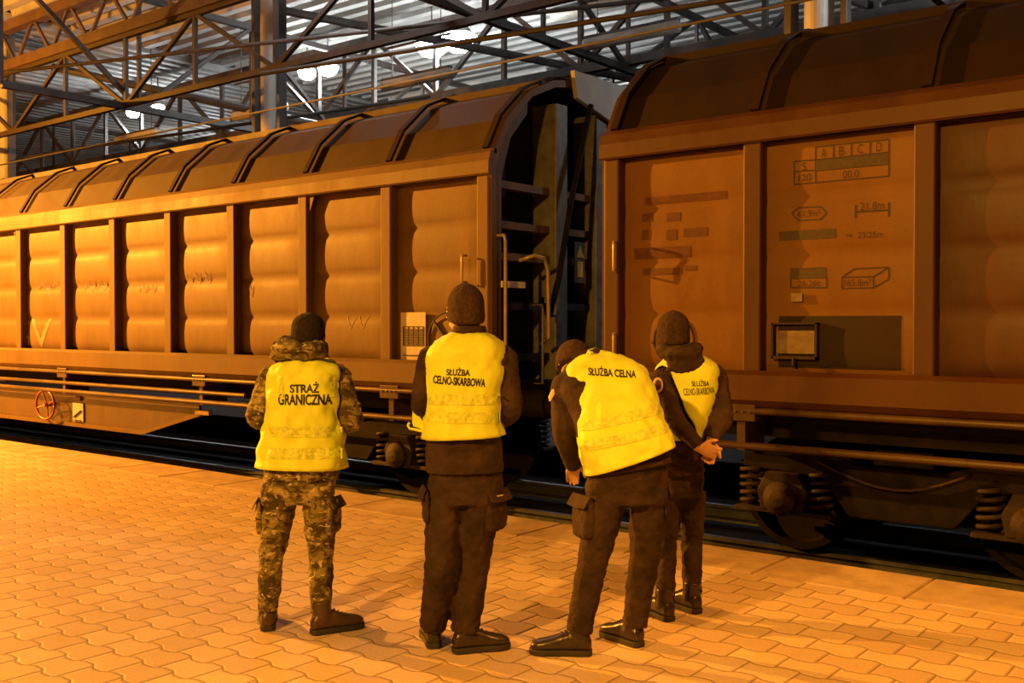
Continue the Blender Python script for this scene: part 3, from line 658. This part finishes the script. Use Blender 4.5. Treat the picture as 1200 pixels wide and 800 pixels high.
# lit white high-bay lamps in pairs
DL = 20.0
for px, py, r_, pw, lab in ((156, 131, .21, 1500, 'small lit white lamp at the far left, left of its pair'), (185, 125, .20, 1500, 'small lit white lamp at the far left, right of its pair'), (360, 84, .24, 2600, 'lit white lamp of the middle pair, on the left'), (384, 78, .27, 2600, 'lit white lamp of the middle pair, on the right'), (506, 49, .40, 4200, 'brightest lit white lamp, left of the nearest pair'), (538, 43, .40, 4200, 'brightest lit white lamp, right of the nearest pair')):
    p = onwall(px, py, DL); t = thing('high_bay_lamp', lab, 'lamp', tuple(p))
    B().lathe(p, (0, 0, 1), [(-.30 * r_ / .3, r_ * .2), (-.27 * r_ / .3, r_ * .6), (-.16 * r_ / .3, r_ * 1.0), (0, r_ * 1.15), (.04, r_ * .3)], 24).build('lamp_glass', 'lamp', t)
    B().lathe(p + Vector((0, 0, .05)), (0, 0, 1), [(0, r_), (.10, r_ * .8), (.3, r_ * .35), (.42, r_ * .3)], 24).build('reflector_bell', 'pale', t)
    B().tube([p + Vector((0, 0, .45)), (p.x, p.y, 10.12)], .02, 6).build('suspension', 'truss', t)
    point('hall_light', p + Vector((0, 0, -.62)), pw * .085, (.92, .97, 1.0), .15)
for p_, pw in (((-5, 22, 9.0), 1500), ((-38, 27, 8.6), 3500), ((-20, 32, 8.6), 3500), ((-52, 34, 8.6), 3500), ((-2.2, 14.2, 7.2), 7000), ((-14.2, 11.9, 8.9), 3600)):  # lights without lamp bodies; last two added to brighten end panel and column
    point('hall_light', p_, pw * .085, (.95, .98, 1.0), .3)
# light cladding and round duct mouths high up behind the brightest lamps
t = thing('ventilation_hood', 'pale grey ventilation hood with round mouths behind the brightest lamps', 'ventilation hood', (-13, 27.5, 7.9))
a = onwall(452, 10, 25); 
B().box(trk(455, 25.5), trk(640, 25.5), 25.5, 26.4, 7.2, 9.6).build('hood_body', 'pale', t, bevel=.05)
for px in (470, 512, 552, 600):
    x = trk(px, 25.4); B().lathe((x, 25.5, 8.3), (0, -1, 0), [(0, .62), (.25, .62), (.25, .52), (.02, .5)], 32).build('duct_mouth', 'column', t)
# ================================================================= people
EXX = 2.4
def ringp(c, w, d, n=28, e=EXX, front=1.0):
    out = []
    for k in range(n):
        a = 2 * math.pi * k / n; ca, sa = math.cos(a), math.sin(a)
        out.append(c + w * (math.copysign(abs(ca) ** (2 / e), ca)) + d * (math.copysign(abs(sa) ** (2 / e), sa)) * (front if sa > 0 else 1))
    return out
def RG(l, r, hd, z, infl=0, tilt=0.0, dz=0.0, turn=0.0):
    """ring from its left and right outline points in the view, half depth hd, z metres ahead"""
    A = P(l[0], l[1], z - turn); C = P(r[0], r[1], z + turn); c = (A + C) / 2; w = (C - A) / 2; w = w * ((w.length + infl) / w.length)
    d = (FV * math.cos(tilt) - UP * math.sin(tilt)); d = (d - w.normalized() * d.dot(w.normalized())).normalized() * (hd + infl)
    return ringp(c + FV * dz, w, d)
def remesh(o, vox, sm=4, disp=0, dscale=.1, depth=None):
    r = o.modifiers.new('remesh', 'REMESH'); r.mode = 'VOXEL'; r.voxel_size = vox; r.use_smooth_shade = True
    s = o.modifiers.new('smooth', 'SMOOTH'); s.factor = .5; s.iterations = sm
    if disp:
        t = bpy.data.textures.new('folds', 'MUSGRAVE' if False else 'CLOUDS'); t.noise_scale = dscale; t.noise_depth = 3; t.noise_basis = 'VORONOI_F2_F1'
        d = o.modifiers.new('folds', 'DISPLACE'); d.texture = t; d.strength = disp; d.mid_level = .5; d.texture_coords = 'LOCAL'
        t2 = bpy.data.textures.new('creases', 'CLOUDS'); t2.noise_scale = dscale * .55; t2.noise_depth = 1; t2.noise_basis = 'VORONOI_F2_F1'; d2 = o.modifiers.new('creases', 'DISPLACE'); d2.texture = t2; d2.strength = disp * .45; d2.mid_level = .35; d2.texture_coords = 'LOCAL'
    return o
def limb(b, pts, r, n=16):
    """smooth tapering limb through joints; extra points by Catmull-Rom"""
    pts = [Vector(p) for p in pts]; rs = [q if isinstance(q, tuple) else (q, q) for q in r]; P_, R_ = [], []
    for i in range(len(pts) - 1):
        p0, p1, p2, p3 = pts[max(i - 1, 0)], pts[i], pts[i + 1], pts[min(i + 2, len(pts) - 1)]
        for k in range(5):
            t = k / 5; t2, t3 = t * t, t * t * t
            P_.append(.5 * ((2 * p1) + (p2 - p0) * t + (2 * p0 - 5 * p1 + 4 * p2 - p3) * t2 + (3 * p1 - p0 - 3 * p2 + p3) * t3))
            R_.append(tuple(a + (c - a) * t for a, c in zip(rs[i], rs[i + 1])))
    P_.append(pts[-1]); R_.append(rs[-1]); b.tube(P_, R_, n)
def ballcap(b, p, r): b.ell(p, (RV * r, FV * r, UP * r), 14, 8)
def hand(b, w, d, n, curl=.9, s=1.0, side=1, spread=.0):
    """w wrist, d direction of the fingers, n back-of-hand normal, side +1: thumb on the d x n side"""
    w = Vector(w); d = Vector(d).normalized(); n = Vector(n); n = (n - d * n.dot(d)).normalized(); t = d.cross(n) * side
    rs = []
    for k, (x, hw, ht) in enumerate(((-.03, .026, .021), (.0, .029, .018), (.03, .037, .017), (.065, .042, .015), (.088, .040, .012))):
        rs.append([w + d * x * s + t * (hw * s * math.cos(a)) + n * (ht * s * math.sin(a)) for a in [2 * math.pi * q / 16 for q in range(16)]])
    b.rings(rs)
    for i, (off, L, r_) in enumerate(((.030, .072, .0092), (.010, .080, .0095), (-.011, .074, .0090), (-.030, .058, .0080))):
        p = w + d * .078 * s + t * off * s; an = .25 + .1 * i; pts = [p]; dd = d + t * spread * off * 10; dd.normalize()
        for q, f in enumerate((.45, .32, .25)):
            an2 = an + curl * q * .85
            v = dd * math.cos(an2) - n * math.sin(an2); pts.append(pts[-1] + v * L * f * s)
        b.tube(pts, [r_ * s, r_ * s * 1.0, r_ * s * .92, r_ * s * .72], 10); b.ell(pts[-1], (t * r_ * .75, n * r_ * .75, d * r_ * .75), 8, 6)
    p = w + d * .018 * s + t * .026 * s; v1 = (d * .6 + t * .75 - n * .25).normalized(); v2 = (d * .85 + t * .3 - n * .4).normalized()
    pts = [p, p + v1 * .036 * s, p + v1 * .036 * s + v2 * .03 * s, p + v1 * .036 * s + v2 * .055 * s]
    b.tube(pts, [.014 * s, .0115 * s, .0105 * s, .008 * s], 10)
def head(b, c, fwd, up, hw=.078):
    """skull, jaw, nose, ears; c = centre of the skull"""
    f = Vector(fwd).normalized(); u = Vector(up).normalized(); r = f.cross(u).normalized(); u = r.cross(f)
    b.ell(c + u * .015, (r * hw, f * .098, u * .105), 22, 14)
    b.ell(c + f * .030 - u * .055, (r * .058, f * .062, u * .068), 18, 10)              # jaw and face
    b.ell(c + f * .066 - u * .098, (r * .024, f * .020, u * .018), 12, 8)              # chin
    b.prism([c + f * .088 + u * .008, c + f * .084 - u * .045 - r * .017, c + f * .084 - u * .045 + r * .017], f * .002)
    b.tube([c + f * .088 + u * .012, c + f * .100 - u * .018, c + f * .112 - u * .038], [.009, .011, .014], 10)   # nose
    for k in (-1, 1):
        b.ell(c + f * .092 - u * .068 - u * .004 * k, (r * .025, f * .010, u * .0065), 10, 6)   # lips
        b.ell(c + r * k * .032 + f * .084 + u * .018, (r * .018, f * .010, u * .006), 10, 6)    # brow
        b.ell(c + r * k * (hw + .004) - f * .008 - u * .018, (r * .010, f * .020, u * .032), 10, 8)   # ears
    return r, f, u
def beanie(parent, c, fwd, up, m, hw=.078, low=-.02, tall=1.0):
    f = Vector(fwd).normalized(); u = Vector(up).normalized(); r = f.cross(u).normalized(); u = r.cross(f); rs = []
    for k, (h, s) in enumerate(((low - .022, 1.04), (low, 1.13), (low + .03, 1.15), (low + .034, 1.11), (.05, 1.12), (.085, .98), (.112 * tall, .72), (.128 * tall, .40), (.134 * tall, .10))):
        rs.append([c + u * (h - .012 * math.cos(2 * math.pi * q / 32) * (1 if h < .06 else .4)) + r * (hw * s * 1.02 * math.sin(2 * math.pi * q / 32)) + f * (.100 * s * -math.cos(2 * math.pi * q / 32)) for q in range(32)])
    b = B().rings(rs); o = b.build('beanie', m, parent, smooth=True); s = o.modifiers.new('sub', 'SUBSURF'); s.levels = s.render_levels = 2
    t = bpy.data.textures.new('knit', 'CLOUDS'); t.noise_scale = .02; d = o.modifiers.new('knit', 'DISPLACE'); d.texture = t; d.strength = .004
    return o
def boot(parent, ank, ang, m='boot', L=.29, lab=None):
    """ank = point over the heel on the ground; ang = toe direction, 0 away from the viewer, 90 to the right"""
    a = R(ang); f = FV * math.cos(a) + RV * math.sin(a); r = f.cross(UP); g = G(*ank) + f * .02; b = B(); rs = []
    for x, hw, z0, z1 in ((-.075, .020, .03, .075), (-.065, .036, .022, .10), (-.02, .041, .02, .13), (.05, .043, .02, .12), (.10, .047, .02, .098), (.15, .052, .02, .083), (.19, .049, .02, .073), (.215, .035, .024, .062), (.226, .016, .03, .05)):
        cz = (z0 + z1) / 2; hz = (z1 - z0) / 2
        rs.append([g + f * x * (L / .30) + r * (hw * math.copysign(abs(math.cos(q)) ** .8, math.cos(q))) + UP * (cz + hz * math.copysign(abs(math.sin(q)) ** .8, math.sin(q))) for q in [2 * math.pi * k / 20 for k in range(20)]])
    b.rings(rs)
    limb(b, [g + UP * .07 - f * .012, g + UP * .13 - f * .014, g + UP * .18 - f * .018], [(.045, .055), (.046, .052), (.047, .052)])
    o = remesh(b.build('boot', m, parent), .007, 3)
    s = B(); out = []
    for x, hw in ((-.078, .022), (-.062, .040), (-.02, .044), (.04, .043), (.09, .048), (.15, .056), (.195, .051), (.22, .036), (.232, .012)): out.append((x * (L / .30), hw))
    poly = [g + f * x + r * w_ + UP * .003 for x, w_ in out] + [g + f * x - r * w_ + UP * .003 for x, w_ in out[::-1]]
    s.prism(poly, UP * .028); s.build('sole', 'sole', o, bevel=.004)
    l = B()
    for k in range(6):
        x = .120 - k * .022; z = .078 + k * .0115; 
        l.tube([g + f * x + r * .026 + UP * (z - .004), g + f * (x + .004) + UP * (z + .012), g + f * x - r * .026 + UP * (z - .004)], .0035, 6)
    l.build('laces', 'sole' if m == 'boot' else 'boot', o)
    return o
def pocket(parent, c, nrm, h, w, m, sag=.03):
    n = Vector(nrm).normalized(); t = n.cross(UP).normalized(); b = B(); rs = []
    for z, s, d in ((-h / 2, .75, .6), (-h / 2 + .02, 1, 1), (0, 1.02, 1.1), (h / 2 - .03, .95, .9), (h / 2, .9, .6)):
        rs.append([c + UP * z + t * (w / 2 * s * math.copysign(abs(math.cos(q)) ** .5, math.cos(q))) + n * (sag * d * math.copysign(abs(math.sin(q)) ** .5, math.sin(q))) for q in [2 * math.pi * k / 16 for k in range(16)]])
    b.rings(rs); o = remesh(b.build('cargo_pocket', m, parent), .008, 3, .012, .04)
    f = B(); f.prism([c + UP * (h / 2 + .006) + t * (w * .5) + n * (sag * .2), c + UP * (h / 2 + .006) - t * (w * .5) + n * (sag * .2), c + UP * (h / 2 - .05) - t * (w * .52) + n * (sag + .010), c + UP * (h / 2 - .055) + n * (sag + .014), c + UP * (h / 2 - .05) + t * (w * .52) + n * (sag + .010)], n * .008); f.build('pocket_flap', m, o, bevel=.002)
def sleeve_vest(parent, rings, m='vest', disp=.010, thick=.005, arms=(), ar=.088):
    b = B().rings(rings, cap=False); o = b.build('vest', m, parent, smooth=True)
    s = o.modifiers.new('sub', 'SUBSURF'); s.levels = s.render_levels = 3; bpy.context.view_layer.update()
    me = bpy.data.meshes.new_from_object(o.evaluated_get(bpy.context.evaluated_depsgraph_get())); o.modifiers.clear(); bm = bmesh.new(); bm.from_mesh(me); T = wloc(o)
    def inside(p):
        best = None
        for s_, e_, w_ in arms:
            for a, c, ra, rc in ((s_, e_, ar, ar - .012), (e_, w_, ar - .012, ar - .03)):
                ab = c - a; t = max(0, min(1, (p - a).dot(ab) / ab.length_squared)); q = a + ab * t; r = ra + (rc - ra) * t; d = (p - q).length - r
                if best is None or d < best[0]: best = (d, q, r)
        return best
    if arms:
        info = {v: inside(v.co + T) for v in bm.verts}
        bmesh.ops.delete(bm, geom=[f for f in bm.faces if all(info[v][0] < 0 for v in f.verts)], context='FACES')
        for v in bm.verts:
            d, q, r = info[v]
            if d < 0: v.co = q + ((v.co + T) - q).normalized() * r - T
    for f in bm.faces: f.smooth = True
    bm.to_mesh(o.data); bm.free()
    t = bpy.data.textures.new('folds', 'CLOUDS'); t.noise_scale = .09; t.noise_depth = 1; d = o.modifiers.new('folds', 'DISPLACE'); d.texture = t; d.strength = disp * 2.0; d.mid_level = .42
    q = o.modifiers.new('cloth', 'SOLIDIFY'); q.thickness = thick; q.offset = 1
    return o
def vest_text(parent, vest, s, px, py, wpx, hpx, z, ang=0, m='print', name='lettering', off=.003, bold=.03, wm=None):
    bpy.context.view_layer.update()
    k = z / FPX; o = P(px, py, z - .15); U = RV * math.cos(R(ang)) + UP * math.sin(R(ang)); W = UP * math.cos(R(ang)) - RV * math.sin(R(ang))
    if s: bm = text_mesh(s, bold)
    else: bm = bmesh.new(); bmesh.ops.create_grid(bm, x_segments=48, y_segments=6, size=.5)
    return letter(bm, vest, o, U, W, wpx * k, hpx * k, vest, m, name, off)

def G(px, py):
    d = AX + RV * ((px - 600) / FPX) + UX * ((400 - py) / FPX); return C0 + d * (-CAMH / d.z)
def person(name_label, gx, gy, gz):
    p = P(gx, gy, gz); return thing('person', name_label, 'person', (p.x, p.y, 0))
def leg_pts(hip, knee, ank, z, zk=None, za=None):
    a = P(*hip, z); k = P(*knee, zk or z); c = G(*ank); c.z = .105; return [a, (a + k) / 2, k, (k * .55 + c * .45), c]

# ---- 1: camouflage trousers, STRAŻ GRANICZNA
z = 5.62; k = z / FPX
p1 = person('person in camouflage clothes and yellow vest lettered STRAŻ GRANICZNA, leftmost', 345, 738, z)
hc = P(361, 392, z - .01); hf = (FV - UP * .08 + RV * .05)
S = dict(Lh=P(326, 585, z), Rh=P(378, 585, z), Lk=P(317, 655, z - .02), Rk=P(377, 655, z + .03), La=P(314, 727, z), Ra=P(380, 731, z + .02))
Ls, Le, Lw = P(319, 441, z + .02), P(301, 487, z - .02), P(318, 497, z + .26)
Rs, Re, Rw = P(396, 441, z + .02), P(412, 492, z - .02), P(392, 500, z + .27)
def body(parent, tor, hc, hf, hup, arms, legs, neck):
    """one continuous figure under the clothing: head, neck, trunk, arms, hands, legs"""
    b = B(); r, f, u = head(b, hc, hf, hup); b.rings(tor)
    limb(b, [neck, (neck + hc) / 2 - f * .01, hc - u * .04 - f * .01], [.062, .056, .056])
    for s_, e_, w_, hd_, hn_, cu, sd in arms:
        limb(b, [s_, (s_ + e_) / 2, e_, (e_ + w_) / 2, w_], [.048, .046, .040, .036, .026]); hand(b, w_, hd_, hn_, cu, 1.0, sd)
    for L_ in legs:
        limb(b, L_, [.064, .058, .046, .042, .034]); ballcap(b, L_[-1], .036)
    o = remesh(b.build('body', 'skin', parent), .0062, 1)
    for k_ in (-1, 1): B().ell(hc + r * k_ * .031 + f * .0835 - u * .002, (r * .013, f * .013, u * .011), 12, 8).build('eye', 'white', o, smooth=True)
    return o
def jacket(parent, tor, arms, m, extra=None, rr=(.082, .074, .066, .058, .046), disp=.016):
    b = B().rings(tor)
    for s_, e_, w_ in arms:
        limb(b, [s_, (s_ + e_) / 2, e_, (e_ + w_) / 2, w_], list(rr)); ballcap(b, s_, rr[0] * .98)
    if extra: extra(b)
    return remesh(b.build('jacket', m, parent), .0095, 3, disp, .07)
def trousers(parent, tor, legs, m, rr=(.100, .092, .074, .074, .066), disp=.020):
    b = B().rings(tor)
    for L_ in legs: limb(b, L_, list(rr))
    return remesh(b.build('trousers', m, parent), .0095, 3, disp, .10)
def shrink(r, d):                    # bring a ring in towards its centre by d
    c = sum(r, Vector()) / len(r); return [p + (c - p).normalized() * d for p in r]

T1 = [((334, 423), (388, 423), .085), ((320, 431), (398, 431), .11), ((316, 450), (401, 450), .128), ((316, 480), (400, 480), .13), ((312, 515), (400, 515), .128), ((309, 548), (400, 548), .135), ((308, 562), (398, 562), .135)]
tor = [RG(l, r, hd, z) for l, r, hd in T1]
legs = [leg_pts((328, 588), (318, 652), (314, 737), z, z - .01), leg_pts((375, 588), (376, 655), (376, 741), z, z + .03, z)]
arms = [(Ls, Le, Lw, FV + RV * .7 - UP * .2, UP - RV * .3, .7, 1), (Rs, Re, Rw, FV - RV * .8 - UP * .2, UP, .7, -1)]
body(p1, [shrink(t_, .050) for t_ in tor] + [], hc, hf, UP, arms, legs, P(361, 420, z))
def hood1(b):
    b.ell(P(352, 411, z - .05), (RV * .165, FV * .14 - UP * .01, UP * .060 - RV * .01), 20, 10)
    b.ell(P(338, 407, z - .06), (RV * .10, FV * .13, UP * .072), 16, 9); b.ell(P(368, 408, z - .06), (RV * .085, FV * .13, UP * .056), 16, 9)
    b.ell(P(326, 417, z - .04), (RV * .055, FV * .10, UP * .035), 14, 8)
jacket(p1, tor, [a_[:3] for a_ in arms], 'camo', hood1, (.080, .076, .070, .062, .050), .022)
trousers(p1, [RG((310, 553), (397, 553), .118, z), RG((305, 575), (394, 575), .125, z), RG((304, 590), (392, 590), .11, z)], legs, 'camo', (.100, .092, .074, .072, .062))
beanie(p1, hc, hf, UP, 'beanie_dark', .080, -.03, .92)
pocket(p1, P(304, 604, z), -RV - FV * .2, .19, .15, 'camo', .022); pocket(p1, P(390, 604, z), RV - FV * .3, .20, .15, 'camo', .03)
boot(p1, (314, 737), -14, 'boot_brown', .29); boot(p1, (376, 742), 58, 'boot_brown', .30)
V1 = [((341, 421.5), (383, 421.5), .070), ((324, 426), (396, 427), .110), ((315, 434), (402, 434), .132), ((314, 452), (402, 452), .148), ((313, 480), (402, 480), .150), ((309, 512), (402, 512), .152), ((302, 546), (403.5, 548), .165)]
v = sleeve_vest(p1, [RG(l, r, hd, z, .006) for l, r, hd in V1], disp=.019, arms=[a_[:3] for a_ in arms])
vest_text(p1, v, 'STRAŻ', 357, 453.5, 33, 13, z); vest_text(p1, v, 'GRANICZNA', 357, 468, 61, 12.5, z)
vest_text(p1, v, '', 358, 506, 84, 12, z, m='strip', name='reflective_strip'); vest_text(p1, v, '', 357, 531, 86, 12, z, m='strip', name='reflective_strip'); 
vest_text(p1, v, '', 329, 452, 6, 26, z, m='strip', name='reflective_strip'); vest_text(p1, v, '', 388, 452, 6, 26, z, m='strip', name='reflective_strip')

# ---- 2: tall officer, SŁUŻBA CELNO-SKARBOWA
z = 5.2
p2 = person('tallest person, yellow vest lettered SŁUŻBA CELNO-SKARBOWA, upright, second from left', 535, 762, z)
hc = P(546, 364, z); hf = (FV * .55 - RV * .85 - UP * .03)
T2 = [((527, 390), (571, 390), .085), ((505, 406), (592, 405), .115), ((498, 424), (600, 420), .135), ((500, 455), (592, 455), .14), ((499, 490), (588, 490), .14), ((498, 520), (589, 520), .15), ((498, 554), (592, 552), .15)]
tor = [RG(l, r, hd, z) for l, r, hd in T2]
Ls, Le, Lw = P(506, 421, z + .02), P(495, 471, z - .03), P(493, 487, z + .20)
Rs, Re, Rw = P(590, 421, z + .02), P(598, 480, z - .02), P(578, 500, z + .24)
legs = [leg_pts((522, 580), (516, 660), (508, 757), z, z - .04), leg_pts((565, 580), (556, 660), (545, 763), z, z + .03)]
arms = [(Ls, Le, Lw, FV + RV * .5 - UP * .3, UP, .8, 1), (Rs, Re, Rw, FV - RV * .8, UP, .7, -1)]
body(p2, [shrink(t_, .050) for t_ in tor] + [], hc, hf, UP, arms, legs, P(549, 393, z))
def collar2(b):
    b.lathe(P(550, 396, z), UP, [(-.05, .12), (0, .100), (.05, .092), (.068, .088), (.07, .075), (.0, .07)], 24)
jacket(p2, tor, [a_[:3] for a_ in arms], 'navy', collar2, (.080, .075, .064, .056, .046), .014)
trousers(p2, [RG((502, 545), (590, 545), .12, z), RG((500, 570), (591, 570), .132, z), RG((501, 590), (588, 590), .115, z)], legs, 'navy2', (.105, .098, .086, .084, .078))
beanie(p2, hc, FV - RV * .3, UP, 'beanie', .083, -.045, 1.05)
pocket(p2, P(499, 592, z - .02), -RV - FV * .2, .18, .15, 'navy2', .018); pocket(p2, P(581, 598, z - .03), RV * .8 - FV * .6, .21, .16, 'navy2', .028)

t = B().beam(P(583, 581, z - .17), P(589, 580, z - .15), .012, .004); t.build('pocket_tab', 'placard', p2)
boot(p2, (508, 757), -12); boot(p2, (543, 764), 72, L=.30)
V2 = [((530, 391), (568, 391), .075), ((512, 399), (586, 398), .118), ((501, 411), (594, 409), .142), ((498, 428), (592, 424), .152), ((498, 455), (587, 455), .160), ((498, 480), (587, 480), .162), ((497, 513), (588, 509), .172)]
v = sleeve_vest(p2, [RG(l, r, hd, z, .006) for l, r, hd in V2], disp=.015, arms=[a_[:3] for a_ in arms])
vest_text(p2, v, 'SŁUŻBA', 537, 435, 27, 9.5, z, -2); vest_text(p2, v, 'CELNO-SKARBOWA', 538, 446.5, 60, 9.5, z, -4)
vest_text(p2, v, '', 543, 468, 84, 12, z, m='strip', name='reflective_strip'); vest_text(p2, v, '', 543, 489, 84, 12, z, -1, m='strip', name='reflective_strip')
# loose yellow side strap with its ring
c = P(489, 494, z + .02); t = B(); t.prism([P(484, 474, z), P(499, 500, z), P(497, 504, z), P(484, 499, z), P(483, 488, z)], FV * .008)
t.tube([c + RV * (.021 * math.cos(a)) + UP * (.021 * math.sin(a)) for a in [2 * math.pi * q / 20 for q in range(21)]], .006, 8)
t.tube([P(499, 503, z), P(494, 505, z), P(486, 503, z + .01), P(480, 502, z + .01), P(478, 498, z + .01), P(480, 495, z + .01)], .007, 8); t.build('vest_strap', 'vest', p2, smooth=False)

# ---- 3: stooping officer, SŁUŻBA CELNA
z = 5.2; tl = R(38)
p3 = person('person stooping forward to the left, yellow vest lettered SŁUŻBA CELNA across the shoulders', 705, 765, z)
hc = P(672, 424, z + .38); hf = (FV * .75 - RV * .25 - UP * .62); hu = (UP * .62 + FV * .70)
T3 = [((668, 424), (712, 414), .085, .36), ((652, 446), (750, 430), .11, .26), ((655, 462), (766, 446), .135, .19), ((668, 490), (768, 470), .14, .12), ((676, 515), (776, 495), .15, .06), ((682, 538), (783, 520), .15, .01), ((688, 560), (788, 542), .15, 0)]
tor = [RG(l, r, hd, z + dz, tilt=tl * (1 - i / 7)) for i, (l, r, hd, dz) in enumerate(T3)]
Ls, Le, Lw = P(662, 453, z + .24), P(662, 508, z + .16), P(672, 545, z + .42)
Rs, Re, Rw = P(748, 446, z + .24), P(738, 500, z + .36), P(705, 535, z + .55)
legs = [leg_pts((712, 580), (694, 660), (678, 766), z, z + .0), leg_pts((762, 575), (755, 655), (744, 755), z + .04, z + .08)]
arms = [(Ls, Le, Lw, FV * .8 - UP * .6, UP + FV * .5, .6, 1), (Rs, Re, Rw, FV - RV * .5 - UP * .4, UP, .6, -1)]
body(p3, [shrink(t_, .050) for t_ in tor] + [], hc, hf, hu, arms, legs, P(690, 432, z + .33))
def collar3(b): b.ell(P(688, 430, z + .32), (RV * .095, FV * .10, UP * .06), 16, 9)
jacket(p3, tor, [a_[:3] for a_ in arms], 'navy', collar3, (.080, .076, .068, .060, .048), .007)
trousers(p3, [RG((690, 545), (784, 535), .125, z), RG((684, 570), (784, 560), .135, z + .01), RG((684, 592), (784, 588), .12, z + .02)], legs, 'navy2', (.108, .100, .086, .080, .072))
beanie(p3, hc, hf, hu, 'beanie', .083, -.03, .95)
pocket(p3, P(684, 606, z - .02), -RV - FV * .5, .22, .17, 'navy2', .035); pocket(p3, P(781, 585, z + .05), RV - FV * .2, .18, .15, 'navy2', .015)
boot(p3, (680, 767), -84, L=.31); boot(p3, (743, 756), -38, L=.29)
V3 = [((676, 425), (706, 416), .070, .36), ((662, 434), (730, 421), .10, .31), ((660, 444), (752, 431), .125, .25), ((672, 458), (762, 442), .148, .20), ((676, 482), (768, 468), .158, .13), ((678, 508), (776, 490), .168, .07), ((680, 532), (784, 506), .172, .03), ((686, 556), (789, 521), .178, .01)]
v = sleeve_vest(p3, [RG(l, r, hd, z + dz, .004, tilt=tl * (1 - i / 7)) for i, (l, r, hd, dz) in enumerate(V3)], disp=.016, arms=[a_[:3] for a_ in arms])
vest_text(p3, v, 'SŁUŻBA CELNA', 718, 435.5, 54, 11, z + .2, -3)
vest_text(p3, v, '', 729, 489, 98, 11, z + .1, 13, m='strip', name='reflective_strip'); vest_text(p3, v, '', 735, 512, 100, 11, z + .05, 13, m='strip', name='reflective_strip')
t = B().tube([P(688, 418, z + .25), P(690, 411, z + .24), P(693, 415, z + .22)], [.012, .006, .012], 8); t.build('vest_collar_tip', 'vest', p3)
t = B(); t.prism([P(644, 465, z + .18), P(650, 452, z + .2), P(651, 460, z + .18), P(645, 470, z + .16)], -RV * .006 + FV * .02); t.build('sleeve_badge', 'placard', p3)

# ---- 4: officer with hands clasped behind, SŁUŻBA CELNO-SKARBOWA
z = 6.05
p4 = person('person with hands clasped behind the back, narrow yellow vest, rightmost of the four', 795, 716, z)
hc = P(789, 390, z + .02); hf = (FV + RV * .12 - UP * .04)
T4 = [((782, 418), (822, 416), .085), ((768, 431), (842, 428), .11), ((766, 448), (846, 444), .13), ((770, 480), (842, 478), .135), ((768, 510), (834, 510), .13), ((764, 540), (826, 540), .135), ((762, 556), (826, 556), .13)]
tor = [RG(l, r, hd, z, turn=-.06) for l, r, hd in T4]
Ls, Le, Lw = P(773, 446, z - .07), P(791, 491, z - .16), P(820, 524, z - .215)
Rs, Re, Rw = P(838, 441, z + .02), P(848, 488, z - .08), P(833, 517, z - .17)
legs = [leg_pts((782, 575), (781, 640), (779, 726), z, z), leg_pts((812, 575), (811, 635), (811, 717), z + .05, z + .08)]
arms = [(Ls, Le, Lw, RV * .8 - UP * .30, -FV - UP * .2, .75, -1), (Rs, Re, Rw, -RV * .10 - UP * 1.0, FV * .9 + RV * .4, .9, 1)]
body(p4, [shrink(t_, .050) for t_ in tor] + [], hc, hf, UP, arms, legs, P(797, 418, z))
def hood4(b):
    b.ell(P(798, 414, z - .05), (RV * .135, FV * .15, UP * .062), 20, 10); b.ell(P(804, 426, z - .11), (RV * .12, FV * .07, UP * .085), 18, 10)
    b.ell(P(778, 409, z - .02), (RV * .06, FV * .10, UP * .045), 14, 8); b.ell(P(815, 408, z), (RV * .055, FV * .10, UP * .045), 14, 8)
jacket(p4, tor, [a_[:3] for a_ in arms], 'navy', hood4, (.078, .072, .066, .058, .042), .020)
trousers(p4, [RG((765, 545), (825, 545), .11, z), RG((764, 565), (826, 565), .12, z), RG((764, 582), (826, 582), .105, z)], legs, 'navy2', (.090, .084, .072, .070, .066), .026)
beanie(p4, hc, hf, UP, 'beanie', .086, -.05, 1.0)
boot(p4, (780, 726), -25, L=.29); boot(p4, (812, 717), -30, L=.29)
V4 = [((786, 419), (818, 417), .075), ((775, 426), (832, 423), .115), ((769, 434), (840, 431), .140), ((770, 448), (841, 445), .150), ((776, 470), (838, 468), .155), ((780, 490), (832, 490), .155), ((784, 512), (826, 512), .155)]
v = sleeve_vest(p4, [RG(l, r, hd, z, .010, turn=-.06) for l, r, hd in V4], disp=.008, arms=[a_[:3] for a_ in arms])
vest_text(p4, v, 'SŁUŻBA', 820, 448, 20, 8, z, 1, bold=.01); vest_text(p4, v, 'CELNO-SKARBOWA', 819, 458, 36, 8, z, 3, bold=.0)
bpy.context.view_layer.update()
t = B(); c = P(771, 451, z - .19); t.ell(c, (RV * .030, UP * .045, FV * .010), 16, 8); t.build('sleeve_badge', 'placard', p4, smooth=True)
t = B(); t.ell(c - FV * .006, (RV * .020, UP * .032, FV * .010), 16, 8); t.build('badge_shield', 'redink', p4, smooth=True)
